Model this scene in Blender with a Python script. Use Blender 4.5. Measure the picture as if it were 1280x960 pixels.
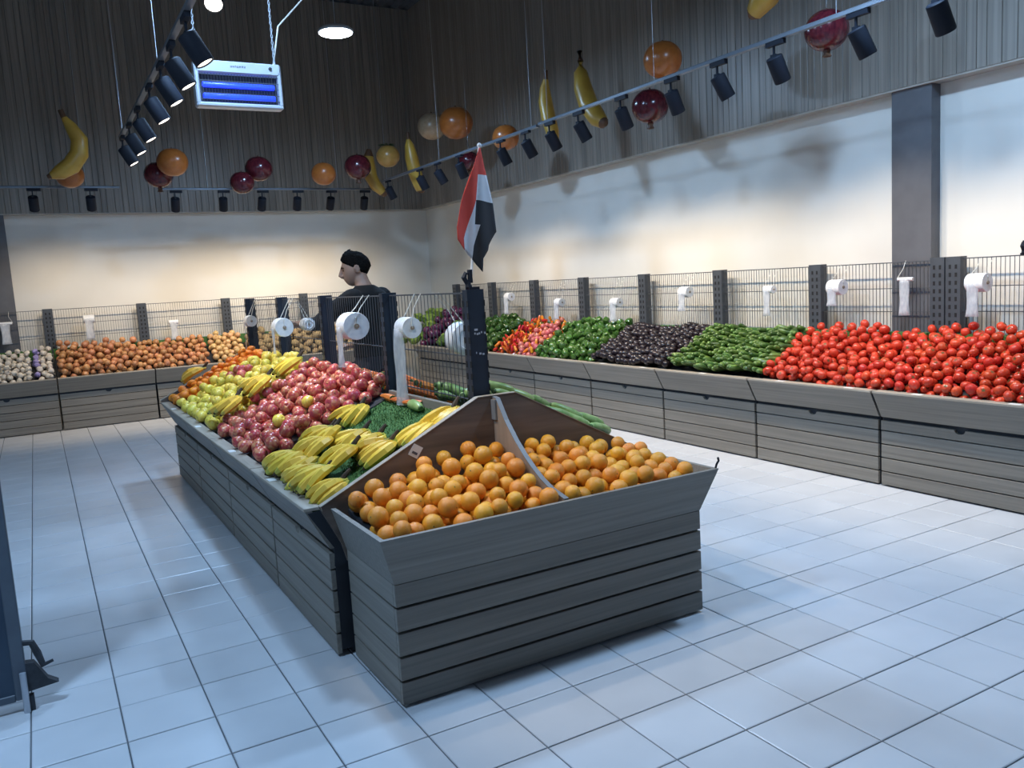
import bpy, bmesh, math, random
import numpy as np
from mathutils import Vector, Matrix, Euler
for o in list(bpy.data.objects): bpy.data.objects.remove(o, do_unlink=True)
SC = bpy.context.scene
COL = SC.collection
RNG = np.random.default_rng(7)
random.seed(7)
PI = math.pi
# ------------------------------------------------------------------ camera, world, exposure
CAM_H = 1.555
cd = bpy.data.cameras.new('camera'); cam = bpy.data.objects.new('camera', cd); COL.objects.link(cam)
AX = ((0.86622296, -0.11300557, 0.48671093), (-0.49617006, -0.07965272, 0.86456389), (-0.05893268, -0.99039648, -0.12506699))
cm = Matrix.Identity(4)
for i in range(3):
    cm[i][0] = AX[i][0]; cm[i][1] = -AX[i][1]; cm[i][2] = -AX[i][2]
cm[0][3], cm[1][3], cm[2][3] = 0, 0, CAM_H
cam.matrix_world = cm
cd.sensor_fit = 'HORIZONTAL'; cd.sensor_width = 36.0; cd.lens = 1042.0 / 1280 * 36.0
cd.clip_start = 0.05; cd.clip_end = 100
SC.camera = cam
w = bpy.data.worlds.new('world'); SC.world = w; w.use_nodes = True
w.node_tree.nodes['Background'].inputs[0].default_value = (0.42, 0.62, 1.0, 1)
w.node_tree.nodes['Background'].inputs[1].default_value = 0.13
SC.view_settings.view_transform = 'Standard'
try: SC.view_settings.look = 'None'
except Exception: pass
SC.view_settings.gamma = 1; SC.view_settings.use_curve_mapping = False
SC.view_settings.exposure = 0.06
PENDANT_W, SPOT_W = 86.0, 52.0
COOL, WARM = (0.39, 0.645, 1.0), (1.0, 0.83, 0.62)
# ------------------------------------------------------------------ materials
M = {}
def _nt(name):
    m = bpy.data.materials.new(name); m.use_nodes = True; M[name] = m
    return m, m.node_tree.nodes, m.node_tree.links, m.node_tree.nodes['Principled BSDF']
def mat(name, a, b=None, rough=.5, scale=(8, 8, 8), detail=3, vary=0.0, hue=0.0, metal=0.0, bump=0.0, emit=None, spec=.5, lo=.35, hi=.65, sub=0.0):
    """two-colour noise material; vary/hue change value and hue a little per object"""
    m, N, L, p = _nt(name)
    p.inputs['Roughness'].default_value = rough; p.inputs['Metallic'].default_value = metal
    p.inputs['Specular IOR Level'].default_value = spec
    if b is None: b = tuple(c * .85 for c in a)
    tc = N.new('ShaderNodeTexCoord'); mp = N.new('ShaderNodeMapping'); mp.inputs['Scale'].default_value = scale
    nz = N.new('ShaderNodeTexNoise'); nz.inputs['Scale'].default_value = 1; nz.inputs['Detail'].default_value = detail
    cr = N.new('ShaderNodeValToRGB'); cr.color_ramp.elements[0].position = lo; cr.color_ramp.elements[1].position = hi
    cr.color_ramp.elements[0].color = (*b, 1); cr.color_ramp.elements[1].color = (*a, 1)
    L.new(tc.outputs['Object'], mp.inputs[0]); L.new(nz.outputs['Fac'], cr.inputs[0])
    src = cr.outputs[0]
    if vary or hue:
        oi = N.new('ShaderNodeObjectInfo')
        off = N.new('ShaderNodeVectorMath'); off.operation = 'ADD'
        cb = N.new('ShaderNodeCombineXYZ'); mm = N.new('ShaderNodeMath'); mm.operation = 'MULTIPLY'; mm.inputs[1].default_value = 40
        L.new(oi.outputs['Random'], mm.inputs[0]); L.new(mm.outputs[0], cb.inputs[0]); L.new(mm.outputs[0], cb.inputs[1])
        L.new(mp.outputs[0], off.inputs[0]); L.new(cb.outputs[0], off.inputs[1]); L.new(off.outputs[0], nz.inputs['Vector'])
        hs = N.new('ShaderNodeHueSaturation')
        mr = N.new('ShaderNodeMapRange'); mr.inputs[3].default_value = 1 - vary; mr.inputs[4].default_value = 1 + vary
        L.new(oi.outputs['Random'], mr.inputs[0]); L.new(mr.outputs[0], hs.inputs['Value'])
        wn = N.new('ShaderNodeTexWhiteNoise'); wn.noise_dimensions = '1D'; L.new(oi.outputs['Random'], wn.inputs['W'])
        m2 = N.new('ShaderNodeMapRange'); m2.inputs[3].default_value = .5 - hue; m2.inputs[4].default_value = .5 + hue
        L.new(wn.outputs[0], m2.inputs[0]); L.new(m2.outputs[0], hs.inputs['Hue'])
        L.new(src, hs.inputs['Color']); src = hs.outputs[0]
    else:
        L.new(mp.outputs[0], nz.inputs['Vector'])
    L.new(src, p.inputs['Base Color'])
    if bump:
        bp = N.new('ShaderNodeBump'); bp.inputs['Strength'].default_value = bump; bp.inputs['Distance'].default_value = .01
        L.new(nz.outputs['Fac'], bp.inputs['Height']); L.new(bp.outputs[0], p.inputs['Normal'])
    if emit:
        p.inputs['Emission Color'].default_value = (*emit[0], 1); p.inputs['Emission Strength'].default_value = emit[1]
    if sub: p.inputs['Subsurface Weight'].default_value = sub; p.inputs['Subsurface Scale'].default_value = .01
    return m
# grain runs along local X
mat('wood', (.252, .228, .192), (.172, .154, .130), .5, (1.3, 60, 60), 6, vary=.08, bump=.05, lo=.3, hi=.7)
mat('ledge_wood', (.42, .365, .295), (.31, .265, .21), .55, (2.0, 30, 30), 5, vary=.06)
mat('bin_wood', (.185, .135, .105), (.105, .078, .062), .5, (1.6, 24, 24), 5, vary=.05)
mat('divider_wood', (.36, .27, .20), (.27, .20, .148), .5, (22, 22, 1.8), 5)
mat('edge_band', (.20, .21, .22), (.17, .18, .19), .5)
mat('dark', (.018, .022, .03), (.012, .014, .02), .6)
mat('steel', (.062, .070, .082), (.050, .056, .066), .45, spec=.4)
mat('steel_shaded', (.022, .030, .046), (.016, .022, .034), .38)  # same steel as the wall posts, shade mixed into the colour
mat('slot', (.006, .006, .008), None, .8)
mat('wire', (.085, .09, .10), None, .45, metal=.2)
mat('tile', (.66, .67, .69), (.60, .61, .63), .30, (3, 3, 3), 2, vary=.025)
mat('grout', (.16, .165, .18), (.08, .085, .095), .8, (2, 2, 2))
mat('wall', (.74, .71, .65), (.69, .66, .60), .6, (1.2, 1.2, 1.2), 3)
mat('trim_shade_beige', (.46, .42, .365), None, .6)  # wall colour darkened to carry the shadow under the cladding
mat('cladding', (.29, .253, .213), (.195, .169, .142), .36, (42, 42, .7), 4, vary=.10, spec=.45)
mat('cladding_base', (.06, .053, .046), None, .7)
mat('pillar', (.115, .115, .125), (.10, .10, .11), .5)
mat('ceiling', (.10, .11, .13), (.07, .08, .095), .5)
mat('grass', (.085, .21, .055), (.035, .105, .025), .9, (160, 160, 160), 4, bump=.8)
mat('plastic', (.80, .80, .80), (.68, .69, .71), .3, (30, 30, 30))
mat('film', (.78, .80, .84), (.60, .63, .68), .25, (60, 60, 20), 3)
M['film'].node_tree.nodes['Principled BSDF'].inputs['Alpha'].default_value = .5
mat('core', (.30, .22, .15), None, .8)
mat('paper', (.75, .75, .73), None, .7)
mat('paper_ink', (.10, .10, .12), None, .7)
mat('cord', (.70, .68, .62), None, .7)
mat('lamp_black', (.012, .015, .024), None, .65, spec=.25)
mat('track_metal', (.16, .18, .21), None, .35, metal=.4)
mat('lens', (.9, .9, .9), None, .3, emit=((1, .90, .74), 5.0))
mat('lens_bright', (.9, .9, .9), None, .3, emit=((1, .93, .82), 16.0))
mat('pendant_glow', (.9, .9, .9), None, .3, emit=((.82, .92, 1.0), 22.0))
mat('uv_tube', (.05, .1, .8), None, .3, emit=((.004, .028, 1.0), 1.6))
mat('silver', (.52, .55, .60), (.47, .50, .55), .35, metal=.35)
mat('flag_red', (.62, .055, .032), (.54, .045, .028), .8)
mat('flag_white', (.66, .66, .68), None, .8)
mat('flag_black', (.022, .022, .025), None, .8)
mat('skin', (.33, .20, .145), (.29, .17, .12), .55, sub=.05)
mat('hair', (.009, .007, .006), (.003, .0025, .002), .95, (70, 70, 70), bump=1.0, spec=.1)
mat('shirt', (.0055, .0055, .006), (.0035, .0035, .004), 1.0, (12, 12, 12))
mat('trousers', (.014, .015, .02), None, .85)
mat('shoe', (.02, .02, .02), None, .5)
mat('eye', (.02, .015, .012), None, .2)
mat('door_paint', (.030, .062, .105), (.022, .046, .082), .35, (4, 4, 4))
mat('door_frame', (.10, .125, .155), (.08, .10, .13), .4)
mat('iron', (.035, .04, .05), (.02, .022, .028), .6, (30, 30, 30))
mat('prop_orange', (.40, .125, .026), (.34, .10, .02), .28, (5, 5, 5), vary=.1)
mat('prop_amber', (.44, .24, .06), (.38, .20, .045), .28, (5, 5, 5))
mat('prop_red', (.11, .014, .02), (.055, .006, .012), .2, (7, 7, 3), vary=.2)
mat('prop_pale', (.42, .30, .19), (.36, .24, .14), .3, (5, 5, 5))
mat('prop_banana', (.48, .29, .045), (.38, .21, .03), .35, (6, 6, 6), vary=.12)
mat('prop_green', (.03, .12, .03), None, .5)
mat('prop_brown', (.12, .05, .02), (.06, .025, .01), .6)
def fruit(name, a, b, rough=.32, s=18, vary=.12, hue=.012, **k): mat(name, a, b, rough, k.pop('scale', (s, s, s)), 3, vary, hue, **k)
fruit('orange_peel', (.82, .37, .038), (.72, .27, .024), .36, 22, .12, .014, bump=.25)
fruit('mandarin_peel', (.82, .27, .02), (.72, .20, .015), .4, 60, .1, .01, bump=.1)
fruit('tomato_skin', (.66, .068, .030), (.52, .042, .020), .2, 3, .16, .006)
fruit('red_apple_skin', (.78, .44, .20), (.44, .055, .060), .28, scale=(2.2, 2.2, .6), vary=.25, hue=.01, lo=.44, hi=.80)
fruit('gold_apple_skin', (.80, .66, .11), (.68, .50, .07), .3, 3, .10, .012)
fruit('banana_skin', (.88, .60, .075), (.76, .49, .05), .42, 12, .08, .008)
fruit('banana_green', (.56, .50, .08), (.42, .40, .06), .45, 14)
fruit('banana_stem', (.065, .04, .022), (.03, .018, .01), .8, 30)
fruit('cucumber_skin', (.15, .25, .055), (.045, .105, .022), .34, 26, .35, .012)
fruit('zucchini_skin', (.34, .45, .17), (.20, .32, .085), .35, 30, .15, .012)
fruit('eggplant_skin', (.022, .013, .017), (.011, .007, .011), .30, 10, .3, .02)
fruit('green_pepper_skin', (.075, .17, .030), (.035, .095, .016), .2, 9, .25, .012)
fruit('dark_pepper_skin', (.048, .115, .022), (.022, .06, .011), .22, 9, .25, .012)
fruit('red_pepper_skin', (.66, .055, .025), (.50, .035, .02), .2, 9, .15, .015)
fruit('orange_pepper_skin', (.80, .26, .02), (.70, .18, .015), .2, 9, .12, .025)
fruit('pink_fruit_skin', (.66, .20, .16), (.54, .10, .10), .3, 12, .15, .02)
fruit('onion_skin', (.58, .29, .13), (.40, .155, .060), .34, scale=(5, 5, 1.2), vary=.24, hue=.012)
fruit('pale_onion_skin', (.66, .43, .20), (.52, .30, .12), .34, scale=(5, 5, 1.2), vary=.16, hue=.012)
fruit('purple_onion_skin', (.12, .022, .075), (.065, .010, .042), .25, scale=(5, 5, 1.2), vary=.25, hue=.02)
fruit('potato_skin', (.42, .31, .155), (.30, .21, .10), .7, 4, .14, .008)
fruit('garlic_skin', (.72, .66, .56), (.60, .52, .43), .6, scale=(6, 6, 2), vary=.1)
fruit('garlic_net', (.16, .12, .42), (.45, .40, .60), .6, 120, .1)
fruit('carrot_skin', (.74, .22, .04), (.60, .15, .025), .45, scale=(60, 60, 60), vary=.12)
fruit('lettuce_leaf', (.30, .44, .085), (.17, .29, .045), .5, 22, .16, .015)
fruit('stem_green', (.07, .14, .03), (.04, .08, .02), .6, 30)
fruit('stem_brown', (.10, .06, .03), (.05, .03, .015), .8, 30)
fruit('blossom', (.62, .45, .14), (.45, .30, .08), .5, 30)
# ------------------------------------------------------------------ mesh helpers
class MB:
    def __init__(s): s.v = []; s.f = []; s.m = []
    def add(s, vs, fs, mi=0):
        b = len(s.v); s.v += [tuple(map(float, q)) for q in vs]; s.f += [tuple(b + i for i in f) for f in fs]; s.m += [mi] * len(fs); return s
    def box(s, x0, x1, y0, y1, z0, z1, mi=0):
        return s.add([(x0,y0,z0),(x1,y0,z0),(x1,y1,z0),(x0,y1,z0),(x0,y0,z1),(x1,y0,z1),(x1,y1,z1),(x0,y1,z1)],
                     [(0,3,2,1),(4,5,6,7),(0,1,5,4),(1,2,6,5),(2,3,7,6),(3,0,4,7)], mi)
    def prism(s, poly, axis, a, b, mi=0):
        """poly in the two remaining axes (in xyz order), extruded from a to b along axis"""
        n = len(poly)
        def pt(p, t):
            q = list(p); q.insert(axis, t); return q
        vs = [pt(p, a) for p in poly] + [pt(p, b) for p in poly]
        fs = [tuple(range(n))[::-1], tuple(range(n, 2*n))] + [(i, (i+1) % n, n + (i+1) % n, n + i) for i in range(n)]
        return s.add(vs, fs, mi)
    def tube(s, path, rad, n=8, mi=0, cap=True, mis=None, flat=1.0):
        path = [Vector(p) for p in path]; k = len(path)
        if not hasattr(rad, '__len__'): rad = [rad] * k
        ref = Vector((0, 0, 1)); d0 = (path[-1] - path[0])
        if d0.length and abs(d0.normalized().z) > .9: ref = Vector((1, 0, 0))
        rings = []
        for i in range(k):
            t = (path[min(i+1, k-1)] - path[max(i-1, 0)]).normalized()
            u = t.cross(ref); u = u.normalized() if u.length > 1e-6 else Vector((1, 0, 0)); v = u.cross(t)
            rings.append([path[i] + (u * math.cos(2*PI*j/n) + v * math.sin(2*PI*j/n) * flat) * rad[i] for j in range(n)])
        b = len(s.v)
        for r in rings: s.v += [tuple(q) for q in r]
        for i in range(k-1):
            for j in range(n):
                s.f.append((b+i*n+j, b+i*n+(j+1) % n, b+(i+1)*n+(j+1) % n, b+(i+1)*n+j)); s.m.append(mis[i] if mis else mi)
        if cap:
            s.f.append(tuple(b + j for j in range(n))[::-1]); s.m.append(mis[0] if mis else mi)
            s.f.append(tuple(b + (k-1)*n + j for j in range(n))); s.m.append(mis[-1] if mis else mi)
        return s
    def lathe(s, prof, n=12, c=(0, 0, 0), mi=0, lobes=0, amp=0, mis=None):
        """prof: (r, z) from bottom to top, r=0 closes"""
        b = len(s.v); k = len(prof); cx, cy, cz = c
        for r, z in prof:
            for j in range(n):
                a = 2*PI*j/n; rr = r * (1 + amp * math.cos(lobes * a)) if lobes else r
                s.v.append((cx + rr*math.cos(a), cy + rr*math.sin(a), cz + z))
        for i in range(k-1):
            for j in range(n):
                s.f.append((b+i*n+j, b+i*n+(j+1) % n, b+(i+1)*n+(j+1) % n, b+(i+1)*n+j)); s.m.append(mis[i] if mis else mi)
        for i, rev in ((0, True), (k-1, False)):
            if prof[i][0] > 1e-5:
                q = tuple(b + i*n + j for j in range(n)); s.f.append(q[::-1] if rev else q); s.m.append(mis[min(i, k-2)] if mis else mi)
        return s
    def mesh(s, name, mats, smooth=True, angle=40):
        me = bpy.data.meshes.new(name)
        bm = bmesh.new(); vs = [bm.verts.new(v) for v in s.v]
        for f, mi in zip(s.f, s.m):
            try: fc = bm.faces.new([vs[i] for i in f]); fc.material_index = mi; fc.smooth = smooth
            except ValueError: pass
        bmesh.ops.remove_doubles(bm, verts=bm.verts, dist=1e-5)
        bmesh.ops.dissolve_degenerate(bm, dist=1e-6, edges=bm.edges)
        bmesh.ops.recalc_face_normals(bm, faces=bm.faces)
        if smooth:
            for e in bm.edges:
                if len(e.link_faces) == 2 and e.calc_face_angle(0) > math.radians(angle): e.smooth = False
        bm.to_mesh(me); bm.free()
        for q in ([mats] if isinstance(mats, str) else mats): me.materials.append(M[q])
        return me
def obj(name, me, parent=None, loc=(0, 0, 0), rot=(0, 0, 0), scale=None, **props):
    o = bpy.data.objects.new(name, me); COL.objects.link(o)
    o.parent = parent; o.location = loc; o.rotation_euler = rot
    if scale is not None: o.scale = scale if hasattr(scale, '__len__') else (scale,) * 3
    for k, v in props.items():
        if v: o[k] = v
    return o
def thing(name, label, cat, loc=(0, 0, 0), rz=0, group=None): return obj(name, None, None, loc, (0, 0, rz), None, label=label, category=cat, group=group)
def struct(name, me, label=None, **k): return obj(name, me, None, kind='structure', label=label, **k)
CACHE = {}
def cached(key, fn):
    if key not in CACHE: CACHE[key] = fn()
    return CACHE[key]
def boxm(name, x0, x1, y0, y1, z0, z1, mats, bev=0):
    def mk():
        me = MB().box(x0, x1, y0, y1, z0, z1).mesh(name, mats, False)
        if bev:
            bm = bmesh.new(); bm.from_mesh(me); bmesh.ops.bevel(bm, geom=bm.edges[:], offset=bev, segments=1, affect='EDGES'); bm.to_mesh(me); bm.free()
        return me
    return cached((name, round(x0,4), round(x1,4), round(y0,4), round(y1,4), round(z0,4), round(z1,4), mats, bev), mk)
ORD = ['first','second','third','fourth','fifth','sixth','seventh','eighth','ninth','tenth','eleventh','twelfth','thirteenth','fourteenth']
# ------------------------------------------------------------------ floor
TX, TY, TP = -0.186, 1.95, 0.3015
fl = struct('floor', boxm('floor', -4.6, 5.7, -2.5, 12.6, -.05, -.006, 'grout'), 'grid of pale glossy square floor tiles with dark joints', category='floor')
def proj(x, y, z):
    v = (x, y, z - CAM_H); c = [sum(AX[i][k] * v[i] for i in range(3)) for k in range(3)]
    return (640 + 1042*c[0]/c[2], 480 + 1042*c[1]/c[2], c[2]) if c[2] > .1 else (-1e4, -1e4, -1)
tiles = []
for i in range(-14, 20):
    for j in range(-14, 36):
        x, y = TX + (i+.5)*TP, TY + (j+.5)*.2995
        u, v, d = proj(x, y, 0)
        vis = -90 < u < 1370 and 400 < v < 1060 and d > 0 and not (1.2 < x < 2.3 and 3.0 < y < 7.6) and x < 5.1 and y < 12
        tiles.append((not vis, math.hypot(x, y) if vis else 99, x, y))
tiles.sort()
def tile_geo(mb, x, y, tz=0):
    h, k, c = TP/2 - .0028, .2995/2 - .0028, .003
    ky = k - (.009 if abs((y - TY) - .2995/2) < .01 else 0)
    mb.add([(x-h,y-ky,-.012),(x+h,y-ky,-.012),(x+h,y+k,-.012),(x-h,y+k,-.012),(x-h,y-ky,-.002+tz),(x+h,y-ky,-.002+tz),(x+h,y+k,-.002+tz),(x-h,y+k,-.002+tz),
            (x-h+c,y-ky+c,tz),(x+h-c,y-ky+c,tz),(x+h-c,y+k-c,tz),(x-h+c,y+k-c,tz)],
           [(0,1,5,4),(1,2,6,5),(2,3,7,6),(3,0,4,7),(4,5,9,8),(5,6,10,9),(6,7,11,10),(7,4,8,11),(8,9,10,11)])
tb = MB(); tile_geo(tb, 0, 0); tile_me = tb.mesh('tile', 'tile', False)
for _, _, x, y in tiles[:300]:
    obj('tile', tile_me, fl, (x, y, random.uniform(-.0008, .0004)), (random.uniform(-.0004, .0004), random.uniform(-.0004, .0004), 0))
tb = MB()
for _, _, x, y in tiles[300:]: tile_geo(tb, x, y)
obj('far_tiles', tb.mesh('far_tiles', 'tile', False), fl, kind='stuff')
# ------------------------------------------------------------------ walls, cladding, ceiling
WX, WY, CZ, BZ = 5.64, 12.5, 5.75, 2.735
struct('wall_right', boxm('wall_right', WX, WX+.15, -2.5, WY+.15, 0, CZ, 'wall'), 'long white plastered wall behind the vegetable counter', category='wall')
struct('wall_back', boxm('wall_back', -4.6, WX, WY, WY+.15, 0, CZ, 'wall'), 'white plastered wall behind the onions and garlic', category='wall')
struct('wall_left', boxm('wall_left', -4.75, -4.6, -2.5, WY+.15, 0, CZ, 'wall'), 'white side wall left of the view', category='wall')
CP = .09
pl = cached('plank_x', lambda: MB().prism([(0,0),(0,-.097),(.003,-.10),(.062,-.10),(.065,-.097),(.065,0)], 2, BZ, CZ).mesh('plank', 'cladding', False))
pl2 = cached('plank_x2', lambda: MB().prism([(0,0),(0,-.097),(.003,-.10),(.092,-.10),(.095,-.097),(.095,0)], 2, BZ, CZ).mesh('plank', 'cladding', False))
cb = struct('wall_back_cladding', boxm('wall_back_cladding', -4.6, WX, WY-.03, WY-.0005, BZ+.01, CZ, 'cladding_base'), 'dark brown vertical plank cladding above the white back wall', category='cladding')
x = -1.6
while x < WX - .1:
    wd = .068 if random.random() < .5 else .098
    obj('plank', pl if wd < .08 else pl2, cb, (x, WY-.031, 0)); x += wd
cr = struct('wall_right_cladding', boxm('wall_right_cladding', WX-.03, WX-.0005, -2.5, WY-.1, BZ+.01, CZ, 'cladding_base'), 'dark brown vertical plank cladding above the white right wall', category='cladding')
y = 12.36
while y > 1.2:
    wd = .068 if random.random() < .5 else .098
    obj('plank', pl if wd < .08 else pl2, cr, (WX-.031, y, 0), (0, 0, -PI/2)); y -= wd
struct('trim_1', boxm('trim_1', -4.6, WX-.11, WY-.125, WY, BZ-.012, BZ, 'trim_shade_beige'), 'thin pale strip under the back cladding', category='trim')
struct('trim_2', boxm('trim_2', WX-.125, WX, -2.5, WY, BZ-.012, BZ, 'trim_shade_beige'), 'thin beige strip painted as shadow under the right-hand cladding', category='trim')  # stands for wall in the cladding's shadow, shade is in its colour
struct('wall_right_pillar', boxm('pillar', WX-.10, WX, 3.70, 4.01, 0, BZ-.0125, 'pillar'), 'dark grey pillar interrupting the white right wall', category='pillar')
struct('wall_back_pillar', boxm('pillar_b', -1.0, -.20, WY-.10, WY, 0, BZ-.0125, 'pillar'), 'dark grey pillar at the left end of the back wall', category='pillar')
mb = MB(); xs = np.arange(-4.6, WX+.3, .055)
vs = []; fs = []
for i, xx in enumerate(xs):
    z = CZ + (.0 if (i % 4) in (0, 1) else .045); vs += [(xx, -2.5, z), (xx, WY+.15, z)]
for i in range(len(xs)-1): fs.append((2*i, 2*i+1, 2*i+3, 2*i+2))
mb.add(vs, fs); mb.box(-4.6, WX+.15, -2.5, WY+.15, CZ+.06, CZ+.1)
struct('ceiling', mb.mesh('ceiling', 'ceiling', False), 'dark corrugated metal roof sheet high above', category='ceiling')
# ------------------------------------------------------------------ counter units  (local x along the front, -y out to the shopper)
NB, BH = 5, .0945
def notch_board(L, z0, z1, notch):
    if not notch: return boxm('board', .006, L-.006, -.018, .004, z0, z1, 'wood', .002)
    def mk():
        c = L*.5; r = .036
        poly = [(.006, z0), (L-.006, z0), (L-.006, z1)] + [(c + r*math.cos(a), z1 - r*.72*math.sin(a)) for a in np.linspace(0, PI, 9)] + [(.006, z1)]
        return MB().prism(poly, 1, -.018, .004).mesh('board', 'wood', False)
    return cached(('nb', round(L, 3), z0, z1), mk)
def counter_unit(label, loc, rz, L, D, group, bed=(.60, .93), tickets=(.3,), cat='counter', bedmat='dark', strip=True):
    t = thing('counter_unit', label, cat, loc, rz, group)
    obj('carcass', boxm('carcass', .004, L-.004, .004, D, .03, .485, 'dark'), t)
    obj('plinth', boxm('plinth', .02, L-.02, .05, D-.02, 0, .03, 'dark'), t)
    for k in range(NB):
        z0 = .012 + k*BH; z1 = z0 + BH - .008 - (.022 if k == NB-1 else 0)
        d = obj('board', notch_board(L, round(z0, 4), round(z1, 4), k == NB-1), t)
    def lip():
        return MB().prism([(-.012, .478), (.012, .478), (-.075, .652), (-.104, .652)], 0, .003, L-.003).mesh('lip', 'wood', False)
    obj('lip', cached(('lip', round(L, 3)), lip), t)
    obj('ledge', boxm('ledge', .003, L-.003, -.108, -.035, .652, .667, 'ledge_wood', .002), t)
    def side(): return MB().prism([(.0, .40), (D, .40), (D, bed[1]), (-.035, bed[0]+.02), (-.095, .645), (.006, .478)], 0, 0, .003).mesh('side_panel', 'dark', False)
    sm = cached(('side', D, bed), side)
    obj('side_panel', sm, t); obj('side_panel', sm, t, (L-.003, 0, 0))
    def bd(): return MB().prism([(-.04, bed[0]-.02), (D, bed[1]-.02), (D, bed[1]), (-.04, bed[0])], 0, .004, L-.004).mesh('bed', bedmat, False)
    obj('bed', cached(('bed', D, bed, round(L, 3), bedmat), bd), t)
    if strip: obj('grass_strip', boxm('grass_strip', .004, L-.004, D-.10, D-.046, .87, 1.005, 'grass'), t)
    for q in tickets: obj('price_ticket', boxm('ticket', 0, .07, -.098, -.062, .667, .6685, 'paper'), t, (L*q, 0, 0))
    return t
RD = .60
RB = [2.51, 3.645, 4.775, 5.905, 7.05, 8.18, 9.30, 10.42, 11.5]
RN = ['grey plank counter unit nearest the right edge, under the tomatoes', 'grey plank counter unit under the tomatoes nearer the cucumbers', 'grey plank counter unit under the cucumbers',
      'grey plank counter unit under the dark eggplants', 'grey plank counter unit under the green bell peppers', 'grey plank counter unit under the red and orange peppers',
      'grey plank counter unit under the dark green peppers', 'grey plank counter unit under lettuce and purple onions near the corner']
counter_unit('grey plank counter unit cut off by the right edge of the frame', (4.92, 2.50, 0), -PI/2, 1.1, RD, 'counter units along the right wall')
for k in range(8):
    L = RB[k+1] - RB[k] - .012
    counter_unit(RN[k], (4.92, RB[k+1]-.006, 0), -PI/2, L, RD, 'counter units along the right wall', tickets=(.25, .8) if k in (0, 1, 3) else (.5,))
BX = [-2.09, -.97, .155, 1.285, 2.41, 3.53, 4.66]
BN = ['grey plank counter unit left of the garlic, mostly outside the frame', 'grey plank counter unit under the white garlic', 'grey plank counter unit under the left half of the onions', 'grey plank counter unit under the right half of the onions',
      'grey plank counter unit under the potatoes behind the fruit island', 'grey plank counter unit under the potatoes nearest the room corner']
for k in range(1, 6):
    counter_unit(BN[k], (BX[k], 11.79, 0), 0, BX[k+1]-BX[k]-.01, RD, 'counter units along the back wall', tickets=(.4,))
IL = [3.335, 4.335, 5.46, 6.62, 7.79]
IN = ['grey plank island unit holding the bananas', 'grey plank island unit holding the red apples', 'grey plank island unit under the yellow apples', 'grey plank island unit at the far end under the mandarins']
for k in range(4):
    iu = counter_unit(IN[k], (.975, IL[k+1]-.006, 0), -PI/2, IL[k+1]-IL[k]-.012, .70, 'fruit island units', bed=(.63, .95), tickets=(.45, ) if k else (.3,), bedmat='dark' if k else 'grass', strip=False)
    if k == 0: BANANA_UNIT = iu
for k, (a, b, nm) in enumerate([(3.345, 4.45, 'grey plank island unit behind the orange bin holding zucchini'), (4.46, 5.55, 'grey plank island unit beyond the wire panel holding the carrots')]):
    counter_unit(nm, (2.50, a, 0), PI/2, b-a, .70, 'fruit island units', bed=(.61, .93), tickets=(), strip=False)
# end board of the island at its far end
g = thing('end_board', 'brown sloped end board closing the far end of the fruit island', 'board', (0, 7.80, 0))
obj('panel', MB().prism([(.99, .03), (1.68, .03), (1.68, 1.04), (1.60, 1.04), (.87, .68), (.885, .63), (.99, .46)], 1, 0, .025).mesh('end_board', 'bin_wood', False), g)
obj('edge_band', MB().prism([(.868, .681), (1.60, 1.041), (1.68, 1.041), (1.68, 1.046), (1.598, 1.046), (.866, .686)], 1, -.001, .026).mesh('edge_band', 'ledge_wood', False), g)
# ------------------------------------------------------------------ front orange bin
bn = thing('display_bin', 'grey plank display bin full of oranges at the near end of the island', 'display bin', (0, 0, 0))
X0, X1, Y0, Y1 = 1.02, 2.488, 2.772, 3.30
obj('carcass', boxm('bin_carcass', X0+.02, X1-.02, Y0+.02, Y1, .04, .478, 'dark'), bn)
obj('plinth', boxm('bin_plinth', X0+.06, X1-.06, Y0+.06, Y1-.02, 0, .04, 'dark'), bn)
for k in range(NB):
    z0 = .012 + k*BH; z1 = z0 + BH - .009
    obj('front_board', boxm('front_board', X0, X1, Y0, Y0+.02, z0, z1, 'wood', .002), bn)
    sb = cached(('bin_side', k), lambda: MB().box(0, Y1-Y0-.022, 0, .02, z0, z1).mesh('side_board', 'wood', False))
    obj('side_board', sb, bn, (X0+.02, Y0+.021, 0), (0, 0, PI/2)); obj('side_board', sb, bn, (X1, Y0+.021, 0), (0, 0, PI/2))
fx = .062
def lipgeo(a0, a1, b0, b1):  # outer bottom edge, outer top edge (quads with thickness)
    mb = MB(); t = .02
    mb.add([a0, a1, b1, b0] + [(q[0]+dx, q[1]+dy, q[2]+.0) for q, (dx, dy) in zip([a0, a1, b1, b0], IN_)], [(0,1,2,3),(7,6,5,4),(0,4,5,1),(1,5,6,2),(2,6,7,3),(3,7,4,0)])
    return mb
IN_ = [(.02, .02), (-.02, .02), (-.02, .02), (.02, .02)]
obj('lip_front', lipgeo((X0, Y0, .477), (X1, Y0, .477), (X0-fx, Y0-fx, .668), (X1+fx, Y0-fx, .668)).mesh('lip_front', 'wood', False), bn)
IN_ = [(.02, 0), (.02, .02), (.02, .02), (.02, 0)]
obj('lip_side', lipgeo((X0, Y1, .477), (X0, Y0, .477), (X0-fx, Y1-.03, .668), (X0-fx, Y0-fx, .668)).mesh('lip_left', 'wood', False), bn)
IN_ = [(-.02, .02), (-.02, 0), (-.02, 0), (-.02, .02)]
obj('lip_side', lipgeo((X1, Y0, .477), (X1, Y1, .477), (X1+fx, Y0-fx, .668), (X1+fx, Y1-.03, .668)).mesh('lip_right', 'wood', False), bn)
gab = [(X0+.005, .42), (X1-.005, .42), (2.50, .50), (2.565, .655), (2.555, .675), (1.875, 1.036), (1.68, 1.036), (.925, .672), (.93, .655), (1.005, .50)]
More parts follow.
